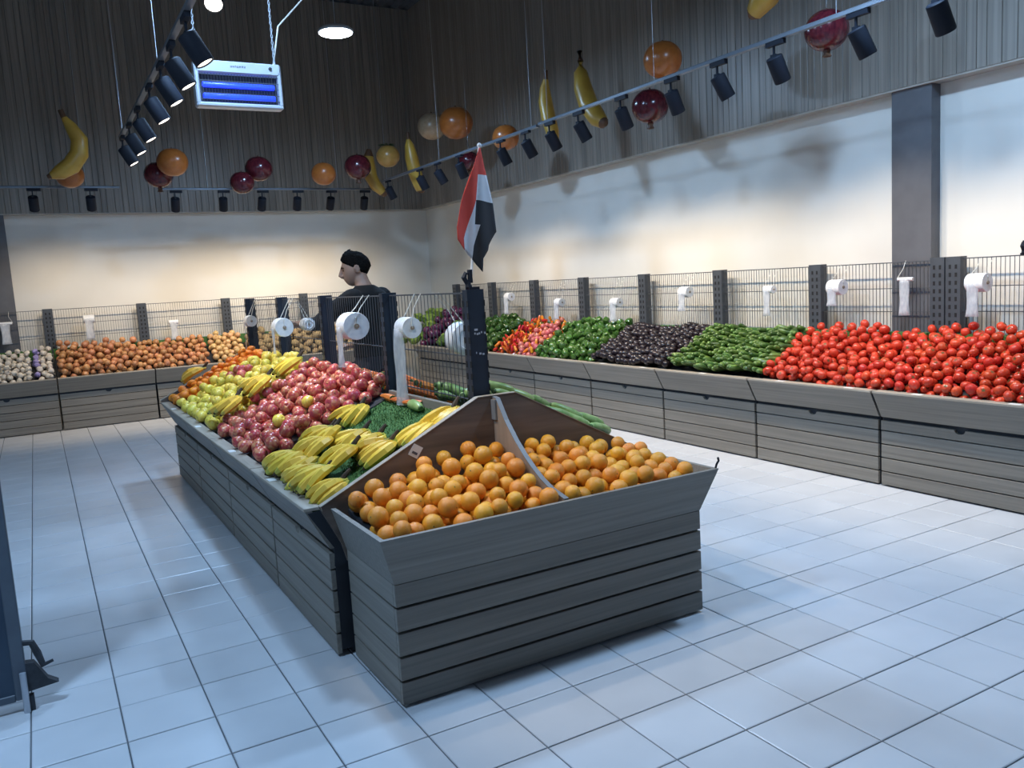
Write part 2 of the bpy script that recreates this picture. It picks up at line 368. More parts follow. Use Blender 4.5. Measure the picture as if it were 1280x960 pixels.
gb = obj('gable_board', MB().prism(gab, 1, 3.302, 3.330).mesh('gable_board', 'bin_wood', False), bn)
band = gab[3:8+1]
for a, b in zip(band[1:-1], band[2:]):
    dx, dz = b[0]-a[0], b[1]-a[1]; l = math.hypot(dx, dz); nx, nz = -dz/l, dx/l
    if nz < 0: nx, nz = -nx, -nz
    obj('edge_band', MB().prism([a, b, (b[0]+nx*.003, b[1]+nz*.003), (a[0]+nx*.003, a[1]+nz*.003)], 1, 3.300, 3.332).mesh('edge_band', 'ledge_wood', False), gb)
obj('sticker', MB().prism([(1.325, .832), (1.365, .806), (1.397, .850), (1.357, .876)], 1, 3.3005, 3.3018).mesh('sticker', 'paper', False), gb)
obj('sticker_print', MB().prism([(1.342, .836), (1.364, .822), (1.370, .831), (1.348, .845)], 1, 3.2998, 3.3008).mesh('sticker_print', 'paper_ink', False), gb)
dv = [(3.300, .45), (3.300, 1.03), (3.268, 1.025), (3.20, .935), (3.12, .856), (3.05, .800), (2.983, .755), (2.92, .720), (2.85, .692), (2.74, .668), (2.79, .45)]
do = obj('divider', MB().prism(dv, 0, 1.752, 1.772).mesh('divider', 'divider_wood', False), bn)
mb = MB()
for a, b in zip(dv[1:9], dv[2:10]):
    mb.add([(1.751, a[0], a[1]), (1.773, a[0], a[1]), (1.773, b[0], b[1]), (1.751, b[0], b[1]), (1.751, a[0], a[1]+.003), (1.773, a[0], a[1]+.003), (1.773, b[0], b[1]+.003), (1.751, b[0], b[1]+.003)],
           [(0,1,2,3),(7,6,5,4),(0,4,5,1),(1,5,6,2),(2,6,7,3),(3,7,4,0)])
obj('edge_band', mb.mesh('div_band', 'edge_band', False), do)
obj('bracket', boxm('bracket', 1.742, 1.752, 3.262, 3.300, .93, 1.02, 'edge_band'), bn)
obj('screw', MB().lathe([(.006, 0), (.006, .003), (0, .004)], 8).mesh('screw', 'dark'), do, (1.7505, 3.28, 1.0), (0, -PI/2, 0))
obj('bed', MB().prism([(2.79, .515), (3.30, .645), (3.30, .625), (2.79, .495)], 0, X0+.021, X1-.021).mesh('bin_bed', 'dark', False), bn)
obj('hook', MB().tube([(2.545, 2.73, .655), (2.552, 2.725, .685), (2.562, 2.722, .70), (2.556, 2.72, .715)], .005, 6).mesh('hook', 'lamp_black'), bn)
# ------------------------------------------------------------------ wire fence bays (local x along the fence, post at x=0)
def post_mesh(z0, z1, w, d, m, key):
    def mk(): return MB().prism([(-d/2, -w/2), (d/2, -w/2), (d/2, w/2), (-d/2, w/2)], 2, z0, z1).mesh('post', m, False)
    return cached(key, mk)
def fence_bay(label, loc, rz, L, z0, z1, group, m='steel', pw=.075, pd=.115, second=False, post_z0=None, wires=True, rows=(.0, .19, .36, .53, .66), step=.030, wr=.0017):
    t = thing('wire_fence_bay', label, 'wire fence', loc, rz, group)
    pz = z0 if post_z0 is None else post_z0
    for q in ([0] if not second else [-.058, .058]):
        p = obj('post', post_mesh(pz, z1+.012, pw, pd if not second else .105, m, ('post', pz, z1, pw, pd, m, second)), t, (q, 0, 0))
        def sl():
            mb = MB(); z = pz + .06
            while z < z1 - .03:
                for xx in (-.022, .022): mb.box(xx-.008, xx+.008, -pw/2-.0015, -pw/2+.001, z, z+.028); mb.box(xx-.008, xx+.008, pw/2-.001, pw/2+.0015, z, z+.028)
                z += .055
            return mb.mesh('slots', 'slot', False)
        obj('slots', cached(('slots', pz, z1, pw), sl), p, kind='stuff')
    if not wires: return t
    a = pd/2 + (.058 if second else 0); b = L - pd/2
    def up():
        mb = MB(); n = int((b-a)/step)
        for i in range(n+1):
            xx = a + .006 + (b-a-.012)*i/n; mb.box(xx-wr, xx+wr, -wr, wr, z0, z1)
        return mb.mesh('upright_wires', 'wire', False)
    obj('upright_wires', cached(('up', round(L, 3), z0, z1, second), up), t, kind='stuff')
    for i, dz in enumerate(rows):
        rr = .0045 if i == 0 else .0034
        obj('top_wire' if i == 0 else 'cross_wire', boxm('cross_wire', a-.005, b+.005, -.004-rr, -.004+rr, z1-dz-rr*1.6, z1-dz, 'wire'), t)
    return t
RP = [3.555, 4.665, 5.775, 6.88, 7.985, 9.08, 10.2, 11.32]
FX = 5.515
fn = ['above the tomatoes at the right edge', 'in front of the dark pillar above the tomatoes', 'above the cucumbers', 'above the eggplants', 'above the green bell peppers', 'above the red peppers', 'above the dark green peppers', 'above the purple onions by the corner']
fence_bay('grey wire fence bay ' + fn[0], (FX, 3.555, 0), -PI/2, 1.15, .945, 1.515, 'wire fence on the right counter', second=True)
for k in range(1, 8):
    fence_bay('grey wire fence bay ' + fn[k], (FX, RP[k], 0), -PI/2, RP[k]-RP[k-1] - (.058 if k == 1 else 0), .945, 1.51, 'wire fence on the right counter')
BPX = [-.96, .146, 1.265, 2.37, 3.49, 4.6]
bnm = ['behind the garlic', 'behind the left onions', 'behind the right onions', 'behind the potatoes', 'behind the far potatoes by the corner']
for k in range(5):
    fence_bay('grey wire fence bay ' + bnm[k], (BPX[k], 12.36, 0), 0, BPX[k+1]-BPX[k], .945, 1.51, 'wire fence on the back counter')
IP = [3.395, 4.45, 5.62, 6.78, 7.93]
inm = ['behind the orange bin beside the bananas', 'above the red apples', 'above the yellow apples', 'above the far yellow apples and mandarins']
for k in range(4):
    fb = fence_bay('wire fence bay in shade-darkened steel on the island ' + inm[k], (1.735, IP[k], 0), PI/2, IP[k+1]-IP[k], .98, 1.505, 'wire fence on the fruit island', m='steel_shaded', pw=.085, pd=.05, post_z0=.5, rows=(0, .295, .50), step=.042, wr=.0014)
    if k == 0: NEAR_BAY = fb
fence_bay('slotted post in shade-darkened steel ending the island fence', (1.735, IP[4], 0), PI/2, 1, .98, 1.505, 'wire fence on the fruit island', m='steel_shaded', pw=.085, pd=.05, post_z0=.5, wires=False)
mb = MB()
for yy, zz, ww in [(.012, 1.335, .012), (.016, 1.318, .004), (.004, 1.315, .006), (-.006, 1.317, .005), (-.018, 1.322, .004), (-.034, 1.318, .005), (-.004, 1.225, .008), (-.02, 1.222, .007), (.014, 1.23, .003)]:
    mb.box(-.0265, -.0245, yy-ww, yy+ww*.4, zz-.004, zz+.005)
obj('paint_scuffs', mb.mesh('scuffs', 'silver', False), NEAR_BAY, kind='stuff')
rl = thing('wooden_rail', 'grey wooden rail at the foot of the wire fence beside the bananas', 'rail', (1.66, 3.52, .935))
obj('rail_board', boxm('rail_board', 0, .80, -.012, .012, 0, .05, 'wood', .002), rl, (0, 0, 0), (0, 0, PI/2))
# ------------------------------------------------------------------ produce meshes
def sph(n=12, k=8, rx=1, rz=1, dip=0., dipb=0., taper=0.):
    pr = []
    for i in range(k+1):
        a = -PI/2 + PI*i/k; r = math.cos(a) * rx * (1 + taper*math.sin(a)); z = math.sin(a) * rz
        if z > 0: z -= dip * math.exp(-(r/.30)**2)
        else: z += dipb * math.exp(-(r/.22)**2)
        pr.append((max(r, 0), z))
    return pr
def orange_m(): return MB().lathe(sph(14, 9, 1, .96, .05, .03), 14).lathe([(.07, .925), (.05, .945), (0, .95)], 6, mi=1).mesh('orange', ['orange_peel', 'stem_green'])
def mandarin_m(): return MB().lathe(sph(12, 8, 1.05, .82, .08, .05), 12).lathe([(.08, .745), (.05, .78), (0, .79)], 6, mi=1).mesh('mandarin', ['mandarin_peel', 'stem_green'])
def tomato_m():
    mb = MB().lathe(sph(12, 8, 1.02, .86, .12, .04), 12, lobes=5, amp=.018)
    for j in range(5):
        a = 2*PI*j/5; c, s_ = math.cos(a), math.sin(a)
        mb.add([(0, 0, .77), (.16*c-.07*s_, .16*s_+.07*c, .80), (.40*c, .40*s_, .80), (.16*c+.07*s_, .16*s_-.07*c, .80)], [(0, 1, 2, 3)], 1)
    return mb.mesh('tomato', ['tomato_skin', 'stem_green'])
def apple_m(skin):
    pr = sph(13, 10, 1.0, .92, .30, .20, .10)
    return MB().lathe(pr, 13, lobes=5, amp=.012).tube([(0, 0, .50), (.03, 0, .80), (.09, 0, .98)], [.03, .035, .05], 5, mi=1).lathe([(.10, -.735), (.05, -.70), (0, -.69)], 6, mi=1).mesh('apple', [skin, 'stem_brown'])
def onion_m(skin): return MB().lathe([(0, -.90), (.14, -.92), (.5, -.80), (.85, -.45), (1.0, -.02), (.90, .40), (.60, .72), (.25, .90), (.12, 1.06), (.07, 1.22), (0, 1.24)], 11).mesh('onion', skin)
def potato_m():
    mb = MB().lathe(sph(10, 7, .92, 1.22), 10)
    mb.v = [(x*(1+.08*math.sin(5*z+1)), y*(.9+.07*math.cos(4*z+2)), z + .10*x) for x, y, z in mb.v]; return mb.mesh('potato', 'potato_skin')
def garlic_m(): return MB().lathe([(0, -.72), (.3, -.74), (.8, -.55), (1.0, -.15), (.92, .25), (.60, .58), (.24, .78), (.13, 1.05), (.12, 1.3), (0, 1.32)], 12, lobes=6, amp=.05).mesh('garlic', 'garlic_skin')
def pepper_m(skin):
    pr = [(0, -.78), (.18, -.86), (.48, -.92), (.72, -.78), (.88, -.35), (.98, .15), (.95, .55), (.70, .80), (.40, .80), (.18, .66), (0, .62)]
    return MB().lathe(pr, 12, lobes=4, amp=.09).tube([(0, 0, .60), (.03, 0, .90), (.12, 0, 1.12)], [.10, .075, .10], 6, mi=1).mesh('pepper', [skin, 'stem_green'])
def chili_m(skin):
    return MB().tube([(-.95, 0, 0), (-.85, 0, .02), (-.3, 0, .06), (.4, 0, .03), (.95, 0, -.08), (1.3, 0, -.2)], [.18, .46, .52, .44, .26, .04], 8).tube([(-.9, 0, .0), (-1.2, 0, .06)], [.12, .09], 5, mi=1).mesh('long_pepper', [skin, 'stem_green'])
def long_m(name, skin, L, r, bend, prof, cap=None, n=9):
    path = []; rad = []
    for t, q in prof:
        path.append((L*(t-.5), 0, bend*(1-(2*t-1)**2))); rad.append(r*q)
    mis = [0]*(len(prof)-1)
    if cap: mis[0] = 1; mis[1] = 1 if cap > 1 else 0
    return MB().tube(path, rad, n, mis=mis).mesh(name, skin)
def cucumber_m(): return long_m('cucumber', ['cucumber_skin', 'blossom'], .185, .0205, .008, [(0, .25), (.03, .62), (.10, .9), (.3, 1), (.7, 1), (.9, .88), (.97, .6), (1, .22)], 1, 8)
def eggplant_m(): return long_m('eggplant', ['eggplant_skin', 'stem_green'], .15, .034, .006, [(0, .18), (.12, .22), (.16, .62), (.35, .72), (.6, .95), (.8, 1.0), (.92, .8), (.98, .45), (1, .1)], 2, 9)
def zucchini_m(): return long_m('zucchini', ['zucchini_skin', 'stem_green'], .19, .026, .005, [(0, .4), (.06, .5), (.12, .8), (.3, .95), (.7, 1.05), (.9, .95), (.97, .65), (1, .2)], 1, 9)
def carrot_m(): return long_m('carrot', ['carrot_skin', 'stem_green'], .19, .022, .004, [(0, .3), (.02, .85), (.08, 1), (.3, .92), (.6, .72), (.85, .45), (1, .1)], 1, 8)
def lettuce_m():
    mb = MB().lathe(sph(14, 8, .82, .80), 14, lobes=7, amp=.05)
    for j in range(9):
        a = 2*PI*j/9; c, s_ = math.cos(a), math.sin(a); n = 5
        vs = []; fs = []
        for i in range(4):
            t = i/3; rr = .55 + .50*t; z = -.55 + 1.25*t - .3*t*t
            for q in range(n):
                u = (q/(n-1)-.5)*2; wv = .10*math.sin(u*7+j)*t
                lat = u*.46*(.5+.8*t-.45*t*t); vs.append(((rr+wv)*c - lat*s_, (rr+wv)*s_ + lat*c, z + wv*.6 - .15*abs(u)))
        for i in range(3):
            for q in range(n-1): fs.append((i*n+q, i*n+q+1, (i+1)*n+q+1, (i+1)*n+q))
        mb.add(vs, fs)
    return mb.mesh('lettuce', 'lettuce_leaf')
# ------------------------------------------------------------------ heaps
def deposit(x0, x1, y0, y1, bed, top, r0, r1, nmax=600, K=70, tries=40, seed=1, inside=None):
    """drop round fruit one by one into the lowest free spot until the heap reaches top(x, y)"""
    g = np.random.default_rng(seed); P = np.zeros((0, 4)); fails = 0
    while len(P) < nmax and fails < tries:
        r = g.uniform(r0, r1)
        cx = g.uniform(x0+r, x1-r, K); cy = g.uniform(y0+r, y1-r, K)
        if inside is not None:
            ok = inside(cx, cy); cx, cy = cx[ok], cy[ok]
            if not len(cx): fails += 1; continue
        z = bed(cx, cy) + r*1.12
        if len(P):
            d2 = (cx[:, None]-P[None, :, 0])**2 + (cy[:, None]-P[None, :, 1])**2; R = (r + P[None, :, 3])*.97
            h = np.where(d2 < R*R, P[None, :, 2] + np.sqrt(np.maximum(R*R-d2, 0)), -9); z = np.maximum(z, h.max(1))
        sc = z + r - top(cx, cy); i = int(sc.argmin())
        if sc[i] > r*.62: fails += 1; continue
        fails = max(0, fails-3); P = np.vstack([P, [cx[i], cy[i], z[i], r]])
    return P
def randrot(g, tilt): return (g.uniform(-tilt, tilt), g.uniform(-tilt, tilt), g.uniform(0, 2*PI))
def rows_(P):
    z = P[:, 2]; a, b = np.quantile(z, [.3, .68]); return [', lowest rows' if q < a else ', top rows' if q > b else ', middle rows' for q in z]
def scatter(P, pick, tilt=PI, seed=3, limit=300):
    """pick(i, p) -> (name, mesh, label, category, group); past `limit` of a kind, the hidden or far ones join one stuff mesh"""
    g = np.random.default_rng(seed)
    surf = np.array([((P[:, 2] > p[2] + p[3]*.5) & (np.hypot(P[:, 0]-p[0], P[:, 1]-p[1]) < p[3]*1.3)).sum() for p in P])
    order = sorted(range(len(P)), key=lambda i: (surf[i] > 1, math.hypot(P[i, 0], P[i, 1])))
    rest = {}; cnt = {}; rw = rows_(P)
    for i in order:
        x, y, z, r = P[i]; nm, me, lab, cat, grp = pick(i, P[i]); cnt[nm] = cnt.get(nm, 0) + 1; lab += rw[i]
        rot = randrot(g, tilt)
        if cnt[nm] > limit: rest.setdefault((nm, cat, grp), []).append((me, (x, y, z), rot, r)); continue
        obj(nm, me, None, (x, y, z), rot, r, label=lab, category=cat, group=grp)
    for (nm, cat, grp), L in rest.items():
        bm = bmesh.new(); mats = L[0][0].materials
        for me, loc, rot, r in L:
            t = bpy.data.meshes.new('tmp'); b2 = bmesh.new(); b2.from_mesh(me)
            b2.transform(Matrix.LocRotScale(Vector(loc), Euler(rot), Vector((r, r, r)))); b2.to_mesh(t); b2.free(); bm.from_mesh(t); bpy.data.meshes.remove(t)
        m2 = bpy.data.meshes.new('rest'); bm.to_mesh(m2); bm.free()
        for q in mats: m2.materials.append(q)
        obj(nm + '_heap_rest', m2, None, label='the remaining ' + grp, category=cat, kind='stuff')
mk = lambda *a: (lambda i, p: a)
# oranges in the near bin
obed = lambda x, y: .52 + (y-2.79)*.25
def otopL(x, y):
    b = np.clip((y-2.76)/.5, 0, 1); return .685 + b*(.05 + .115*np.clip((x-1.0)/.65, 0, 1))
def otopR(x, y):
    b = np.clip((y-2.76)/.5, 0, 1); return .685 + b*(.035 + .11*np.clip((2.5-x)/.6, 0, 1))
om = orange_m()
insL = lambda x, y: (x > .995 + .0*y) & (y < 3.29)
P = deposit(.995, 1.750, 2.745, 3.30, lambda x, y: np.maximum(obed(x, y), .43 + np.maximum(np.maximum(1.095-x, 0), np.maximum(2.85-y, 0))*3.1), otopL, .034, .043, 260, seed=11, tries=60)
scatter(P, mk('orange', om, 'round orange in the left half of the near bin', 'orange', 'oranges left of the bin divider'))
P = deposit(1.774, 2.515, 2.745, 3.30, lambda x, y: np.maximum(obed(x, y), .43 + np.maximum(np.maximum(x-2.41, 0), np.maximum(2.85-y, 0))*3.1), otopR, .034, .043, 260, seed=12, tries=60)
scatter(P, mk('orange', om, 'round orange in the right half of the near bin', 'orange', 'oranges right of the bin divider'))
# island, left slope
ibed = lambda x, y: np.where(x < .965, .664, .63 + (x-.935)*(.32/.74))
itop = lambda x, y: .735 + np.clip(x-.93, 0, 1)*(.345/.72) + .018*np.sin(9*y+5*x)
ra, ga, ma = apple_m('red_apple_skin'), apple_m('gold_apple_skin'), mandarin_m()
P = deposit(.902, 1.695, 4.40, 5.74, ibed, itop, .036, .044, 520, seed=21, tries=60)
gold = set(np.random.default_rng(4).choice(len(P), 2, replace=False))
scatter(P, lambda i, p: ('apple', ga, 'yellow-green apple lying loose among the red apples', 'apple', 'stray yellow apples') if i in gold else ('red_apple', ra, 'red apple with yellow streaks in the big island heap', 'apple', 'red apples heaped on the island'))
P = deposit(.902, 1.695, 5.74, 7.22, ibed, itop, .038, .045, 480, seed=22, tries=50)
redi = set(i for i in range(len(P)) if P[i, 1] > 6.5 and abs((P[i, 1]-6.9) - (P[i, 0]-1.1)*.15) < .12 and P[i, 2] > ibed(P[i, 0], 0)+.09 and i % 3 == 0)
scatter(P, lambda i, p: ('red_apple', ra, 'single dark red apple set among the yellow apples', 'apple', 'red apples dotted over the yellow apples') if i in redi else ('golden_apple', ga, 'pale yellow apple in the island heap beside the mandarins', 'apple', 'yellow apples heaped on the island'))
P = deposit(.902, 1.695, 7.22, 7.80, ibed, itop, .033, .039, 260, seed=23, tries=40)
scatter(P, mk('mandarin', ma, 'small orange mandarin at the far end of the island', 'mandarin', 'mandarins at the far end of the island'), tilt=.7)
# bananas
BAN = [0, .07, .15, .3, .5, .7, .86, .95, 1.0]
def banana_m():
    path = []; rad = []; L = .20
    for t in BAN:
        path.append((L*t*.97, .052*math.sin(PI*t**.9), .034*math.sin(PI*t))); rad.append(.0215*{0: .32, .07: .34, .15: .62, .3: .96, .5: 1.06, .7: 1.04, .86: .86, .95: .5, 1.0: .22}[t])
    return MB().tube(path, rad, 6, mis=[1, 1, 0, 0, 0, 0, 1, 2]).mesh('banana', ['banana_skin', 'banana_green', 'banana_stem'], True, 25)
bm_ = banana_m()
crown = MB().tube([(.030, 0, .006), (.008, 0, .020), (-.014, 0, .030), (-.026, 0, .033)], [.015, .012, .009, .0085], 7).mesh('stem', 'banana_stem')
def bunch(loc, rz, slope, n, label, seed, size=1.0, roll=0.0, flip=1):
    g = random.Random(seed)
    t = thing('banana_bunch', label, 'bananas', loc, 0, 'banana bunches on the island')
    t.rotation_euler = Euler((roll, slope, rz), 'XYZ'); t.scale = (size,)*3
    obj('stem', crown, t)
    for i in range(n):
        u = (i - (n-1)/2)
        a = u*.17 - .16 + g.uniform(-.03, .03)
        obj('banana', bm_, t, (.010, u*.0115, .006 - .004*(i % 2)), (g.uniform(-.25, .1), .05 + g.uniform(-.05, .06) + .05*(i % 2), a), .93 + g.random()*.14)
    return t
SL = math.atan(.32/.74)
def bedz(x): return .63 + (x-.935)*(.32/.74)
BL = [((1.53, 4.37), 200, 6, 'yellow banana bunch on the grass mat right beside the red apples'), ((1.33, 4.29), 192, 6, 'banana bunch between the red apples and the grass mat'), ((1.30, 4.12), 188, 7, 'banana bunch in the middle row left of the grass mat'),
      ((1.39, 3.93), 184, 6, 'banana bunch at the lower edge of the bare grass mat'), ((1.14, 4.24), 184, 6, 'banana bunch at the ledge touching the red apples'), ((1.12, 4.09), 184, 7, 'second banana bunch along the ledge from the apples'),
      ((1.15, 3.93), 180, 7, 'banana bunch in the lower row, middle of the ledge'), ((1.40, 3.74), 180, 6, 'upper banana bunch near the gable board with dark stem'), ((1.39, 3.56), 176, 6, 'banana bunch leaning on the gable board halfway up'),
      ((1.13, 3.77), 180, 7, 'banana bunch by the ledge third from the gable'), ((1.13, 3.61), 178, 7, 'banana bunch by the ledge second from the gable'), ((1.14, 3.46), 174, 6, 'lowest banana bunch in the corner of ledge and gable board'),
      ((1.55, 3.50), 196, 4, 'small banana bunch standing against the gable board above the others'), ((1.68, 3.50), 200, 4, 'topmost banana bunch by the wire fence foot and gable'),
      ((1.26, 4.02), 182, 6, 'banana bunch filling the centre of the pile'), ((1.27, 3.68), 178, 6, 'banana bunch in the second row before the gable board')]
for i, ((x, y), a, n, lab) in enumerate(BL):
    lift = .030 + (.042 if i in (2, 14, 15, 5, 10) else 0) + (.02 if i in (6, 9) else 0)
    x -= .035 if x < 1.3 else .01
    bunch((x, y, bedz(x)+lift), math.radians(a), SL*.98, n, lab, i, 1.02)
for i, (x, y, z, a, n, lab) in enumerate([(1.60, 5.82, 1.095, 185, 4, 'banana bunch lying on top between red and yellow apples'), (1.36, 5.76, .995, 190, 4, 'banana bunch halfway down between red and yellow apples'),
                                     (1.14, 5.74, .885, 200, 4, 'banana bunch near the ledge between red and yellow apples'), (1.25, 7.60, .945, 175, 3, 'few bananas lying on the mandarins at the far end')]):
    bunch((x, y, z), math.radians(a), SL*1.05, n, lab, 50+i, 1.15)
# grass tufts of the mat (fine relief)
mb = MB(); g = random.Random(5)
for i in range(5200):
    x, y = g.uniform(1.15, 1.665), g.uniform(3.36, 4.33); z = bedz(x); a = g.uniform(0, 6.28); h = g.uniform(.008, .016); q = .0022
    mb.add([(x-q*math.cos(a), y-q*math.sin(a), z), (x+q*math.cos(a), y+q*math.sin(a), z), (x+g.uniform(-.006, .006), y+g.uniform(-.006, .006), z+h)], [(0, 1, 2)])
me = bpy.data.meshes.new('grass_mat'); me.from_pydata(mb.v, [], mb.f); me.materials.append(M['grass'])
o = obj('artificial_grass', me, BANANA_UNIT, kind='stuff', label='green artificial grass mat lining the banana bed')
bpy.context.view_layer.update(); o.matrix_parent_inverse = BANANA_UNIT.matrix_world.inverted()
# right half of the island: carrots and zucchini
def lay(name, me, label, cat, grp, spots):
    rw = rows_(np.array([q[0] for q in spots]))
    for k, ((x, y, z), rot) in enumerate(spots): obj(name, me, None, (x, y, z), rot, None, label=label + rw[k], category=cat, group=grp)
hb = lambda x: .61 + (2.54-x)*(.32/.74)
g = random.Random(8); sp = []
for i in range(11):
    for j in range(6):
        x = 1.86 + j*.075 + g.uniform(-.015, .015); y = 4.30 + i*.105 + g.uniform(-.02, .02); sp.append(((x, y, hb(x)+.035+.045*(j % 2)+.03*g.random()), (0, .35+g.uniform(-.1, .1), g.uniform(-.5, .5))))
carm = carrot_m()
lay('carrot', carm, 'orange carrot in the pile beyond the wire panel', 'carrot', 'carrots on the island', sp)
zm = zucchini_m(); sp = []
for i in range(9):
    for j in range(5):
        x = 1.86 + j*.135 + g.uniform(-.02, .02); y = 3.42 + i*.085 + g.uniform(-.02, .02); sp.append(((x, y, hb(x)+.05+.035*(i % 2)+(.06 if y < 3.62 else 0)), (0, SL+g.uniform(-.12, .12), g.uniform(-.95, .95))))
lay('zucchini', zm, 'pale green zucchini on the island slope behind the orange bin', 'zucchini', 'zucchini on the island', sp)
for i, (x, y) in enumerate([(1.67, 4.30), (1.665, 4.12), (1.67, 3.95)]):
    obj('carrot', carm, None, (x-.045, y, bedz(x-.045)+.022), (0, 0, PI/2+.1*i), None, label='loose carrot lying below the wooden rail on the grass', category='carrot', group='loose carrots under the rail')
obj('zucchini', zm, None, (1.61, 3.86, bedz(1.61)+.026), (0, 0, 1.45), None, label='single zucchini lying below the wooden rail on the grass', category='zucchini')
# right counter
rbed = lambda x, y: np.where(np.asarray(x) < 4.905, .664, .60 + (x-4.88)*(.33/.64))
rtop = lambda x, y: .745 + np.clip((x-4.86)/.6, 0, 1)*.335 + .015*np.sin(7*y+3*x)
RXA, RXB = 4.853, 5.475
tm = tomato_m()
P = deposit(RXA, RXB, 2.15, 4.72, rbed, lambda x, y: rtop(x, y)-.005, .032, .039, 900, seed=31, tries=60)
scatter(P, mk('tomato', tm, 'ripe red tomato in the long heap on the right counter', 'tomato', 'tomatoes on the right counter'), tilt=1.2)
def shingle(name, me, lab, cat, grp, y0, y1, dy, du, rows, lift, yaw, pitch, seed, limit=300):
    g = random.Random(seed); L = []
    for i in range(rows):
        u = .075 + i*du
        for j in range(int((y1-y0)/dy)):
            y = y0 + (j + .5*(i % 2) + .3)*dy + g.uniform(-.2, .2)*dy; x = RXA + u + g.uniform(-.012, .012)
            if x > RXB: continue
            L.append(((x, y, rbed(x, y) + lift + .018*math.sin(3*PI*(y-y0)/(y1-y0)) + g.uniform(-.008, .014)), (g.uniform(0, 6), pitch + g.uniform(-.12, .12), PI + g.uniform(-yaw, yaw))))
    L.sort(key=lambda q: q[0][0]); lay(name, me, lab, cat, grp, L[:limit])
cm_ = cucumber_m()
shingle('cucumber', cm_, 'short green cucumber in the pile between eggplants and tomatoes', 'cucumber', 'cucumbers on the right counter', 4.70, 5.80, .042, .052, 11, .090, .75, -.25, 41)
em = eggplant_m()
shingle('eggplant', em, 'glossy black eggplant in the pile beside the green peppers', 'eggplant', 'eggplants on the right counter', 5.80, 7.02, .066, .052, 11, .085, .5, -.2, 42)
gp, dp, rp, op = pepper_m('green_pepper_skin'), pepper_m('dark_pepper_skin'), chili_m('red_pepper_skin'), chili_m('orange_pepper_skin')
P = deposit(RXA, RXB, 7.0, 8.14, rbed, rtop, .036, .046, 300, seed=33, tries=40)
scatter(P, mk('bell_pepper', gp, 'green bell pepper in the heap beside the eggplants', 'bell pepper', 'green bell peppers'))
pf = apple_m('pink_fruit_skin')
P = deposit(RXA, RXB, 8.14, 8.62, rbed, rtop, .033, .042, 200, seed=34, tries=40)
scatter(P, lambda i, p: ('wrapped_pepper', pf, 'pinkish red pepper in the sloping strip beside the green peppers', 'pepper', 'pink red peppers') if i % 3 else ('orange_pepper', op, 'orange pepper scattered among the pinkish red peppers', 'pepper', 'orange peppers in the pink strip'))
P = deposit(RXA, RXB, 8.62, 9.16, rbed, rtop, .033, .042, 200, seed=35, tries=40)
scatter(P, lambda i, p: ('red_pepper', rp, 'long red pepper in the strip next to the dark green peppers', 'pepper', 'red peppers') if (i*7) % 5 < 3 else ('orange_pepper', op, 'orange pepper mixed into the long red peppers', 'pepper', 'orange peppers among the red'))
P = deposit(RXA, RXB, 9.16, 10.25, rbed, lambda x, y: rtop(x, y)+.02, .040, .048, 300, seed=36, tries=40)
scatter(P, mk('dark_pepper', dp, 'dark green pepper in the heap partly hidden by the fence post', 'pepper', 'dark green peppers'))
lm = lettuce_m(); po = onion_m('purple_onion_skin')
P = deposit(RXA-.02, RXB, 10.25, 10.85, rbed, lambda x, y: rtop(x, y)+.05, .075, .09, 80, seed=37)
scatter(P, mk('lettuce', lm, 'pale green lettuce head between the dark peppers and purple onions', 'lettuce', 'lettuce heads before the purple onions'), tilt=.5)
P = deposit(RXA, RXB, 10.80, 11.38, rbed, lambda x, y: rtop(x, y)+.13, .055, .068, 160, seed=38)
scatter(P, mk('purple_onion', po, 'dark purple onion in the heap seen through the island fence', 'onion', 'purple onions'))
P = deposit(RXA-.1, RXB, 11.38, 12.2, rbed, lambda x, y: rtop(x, y)+.14, .08, .10, 80, seed=39)
scatter(P, mk('lettuce', lm, 'bright green lettuce head in the room corner', 'lettuce', 'lettuce heads in the corner'), tilt=.5)
# back counter
bbed = lambda x, y: np.where(y < 11.775, .664, .60 + (y-11.75)*(.33/.64))
btop = lambda x, y: .74 + np.clip((y-11.73)/.58, 0, 1)*.36 + .03*np.sin(2.4*x+.6)
P = deposit(-.90, -.10, 11.722, 12.30, bbed, lambda x, y: btop(x, y)-.035, .034, .041, 330, seed=51)
scatter(P, mk('garlic', garlic_m(), 'white garlic bulb in the heap left of the onions', 'garlic', 'garlic bulbs on the back counter'))
P2 = deposit(-.10, .14, 11.722, 12.30, bbed, lambda x, y: btop(x, y)-.035, .034, .041, 120, seed=52)
gm = garlic_m(); gn = MB().lathe(sph(10, 7, .8, 1.1), 10, lobes=5, amp=.08).mesh('garlic_net_pack', 'garlic_net')
scatter(P2, lambda i, p: ('garlic_net', gn, 'violet net pack of garlic between loose garlic and onions', 'garlic pack', 'violet garlic packs') if p[0] < -.03 else ('garlic', gm, 'white garlic bulb beside the onions, right of the violet net packs', 'garlic', 'garlic bulbs next to the onions'))
on, pn = onion_m('onion_skin'), onion_m('pale_onion_skin')
P = deposit(.17, 2.02, 11.722, 12.31, bbed, btop, .038, .047, 620, seed=53, tries=45)
scatter(P, mk('onion', on, 'brown onion in the wide heap on the back counter', 'onion', 'brown onions on the back counter'))
P = deposit(2.02, 2.50, 11.722, 12.31, bbed, btop, .038, .046, 200, seed=54)
scatter(P, mk('pale_onion', pn, 'pale yellow onion at the right end of the onion heap', 'onion', 'pale onions on the back counter'))
P = deposit(2.52, 4.25, 11.722, 12.31, bbed, lambda x, y: .74 + np.clip((y-11.73)/.58, 0, 1)*.36, .050, .060, 200, seed=55, tries=30)
scatter(P, mk('potato', potato_m(), 'light brown potato in the heap behind the man', 'potato', 'potatoes on the back counter'))
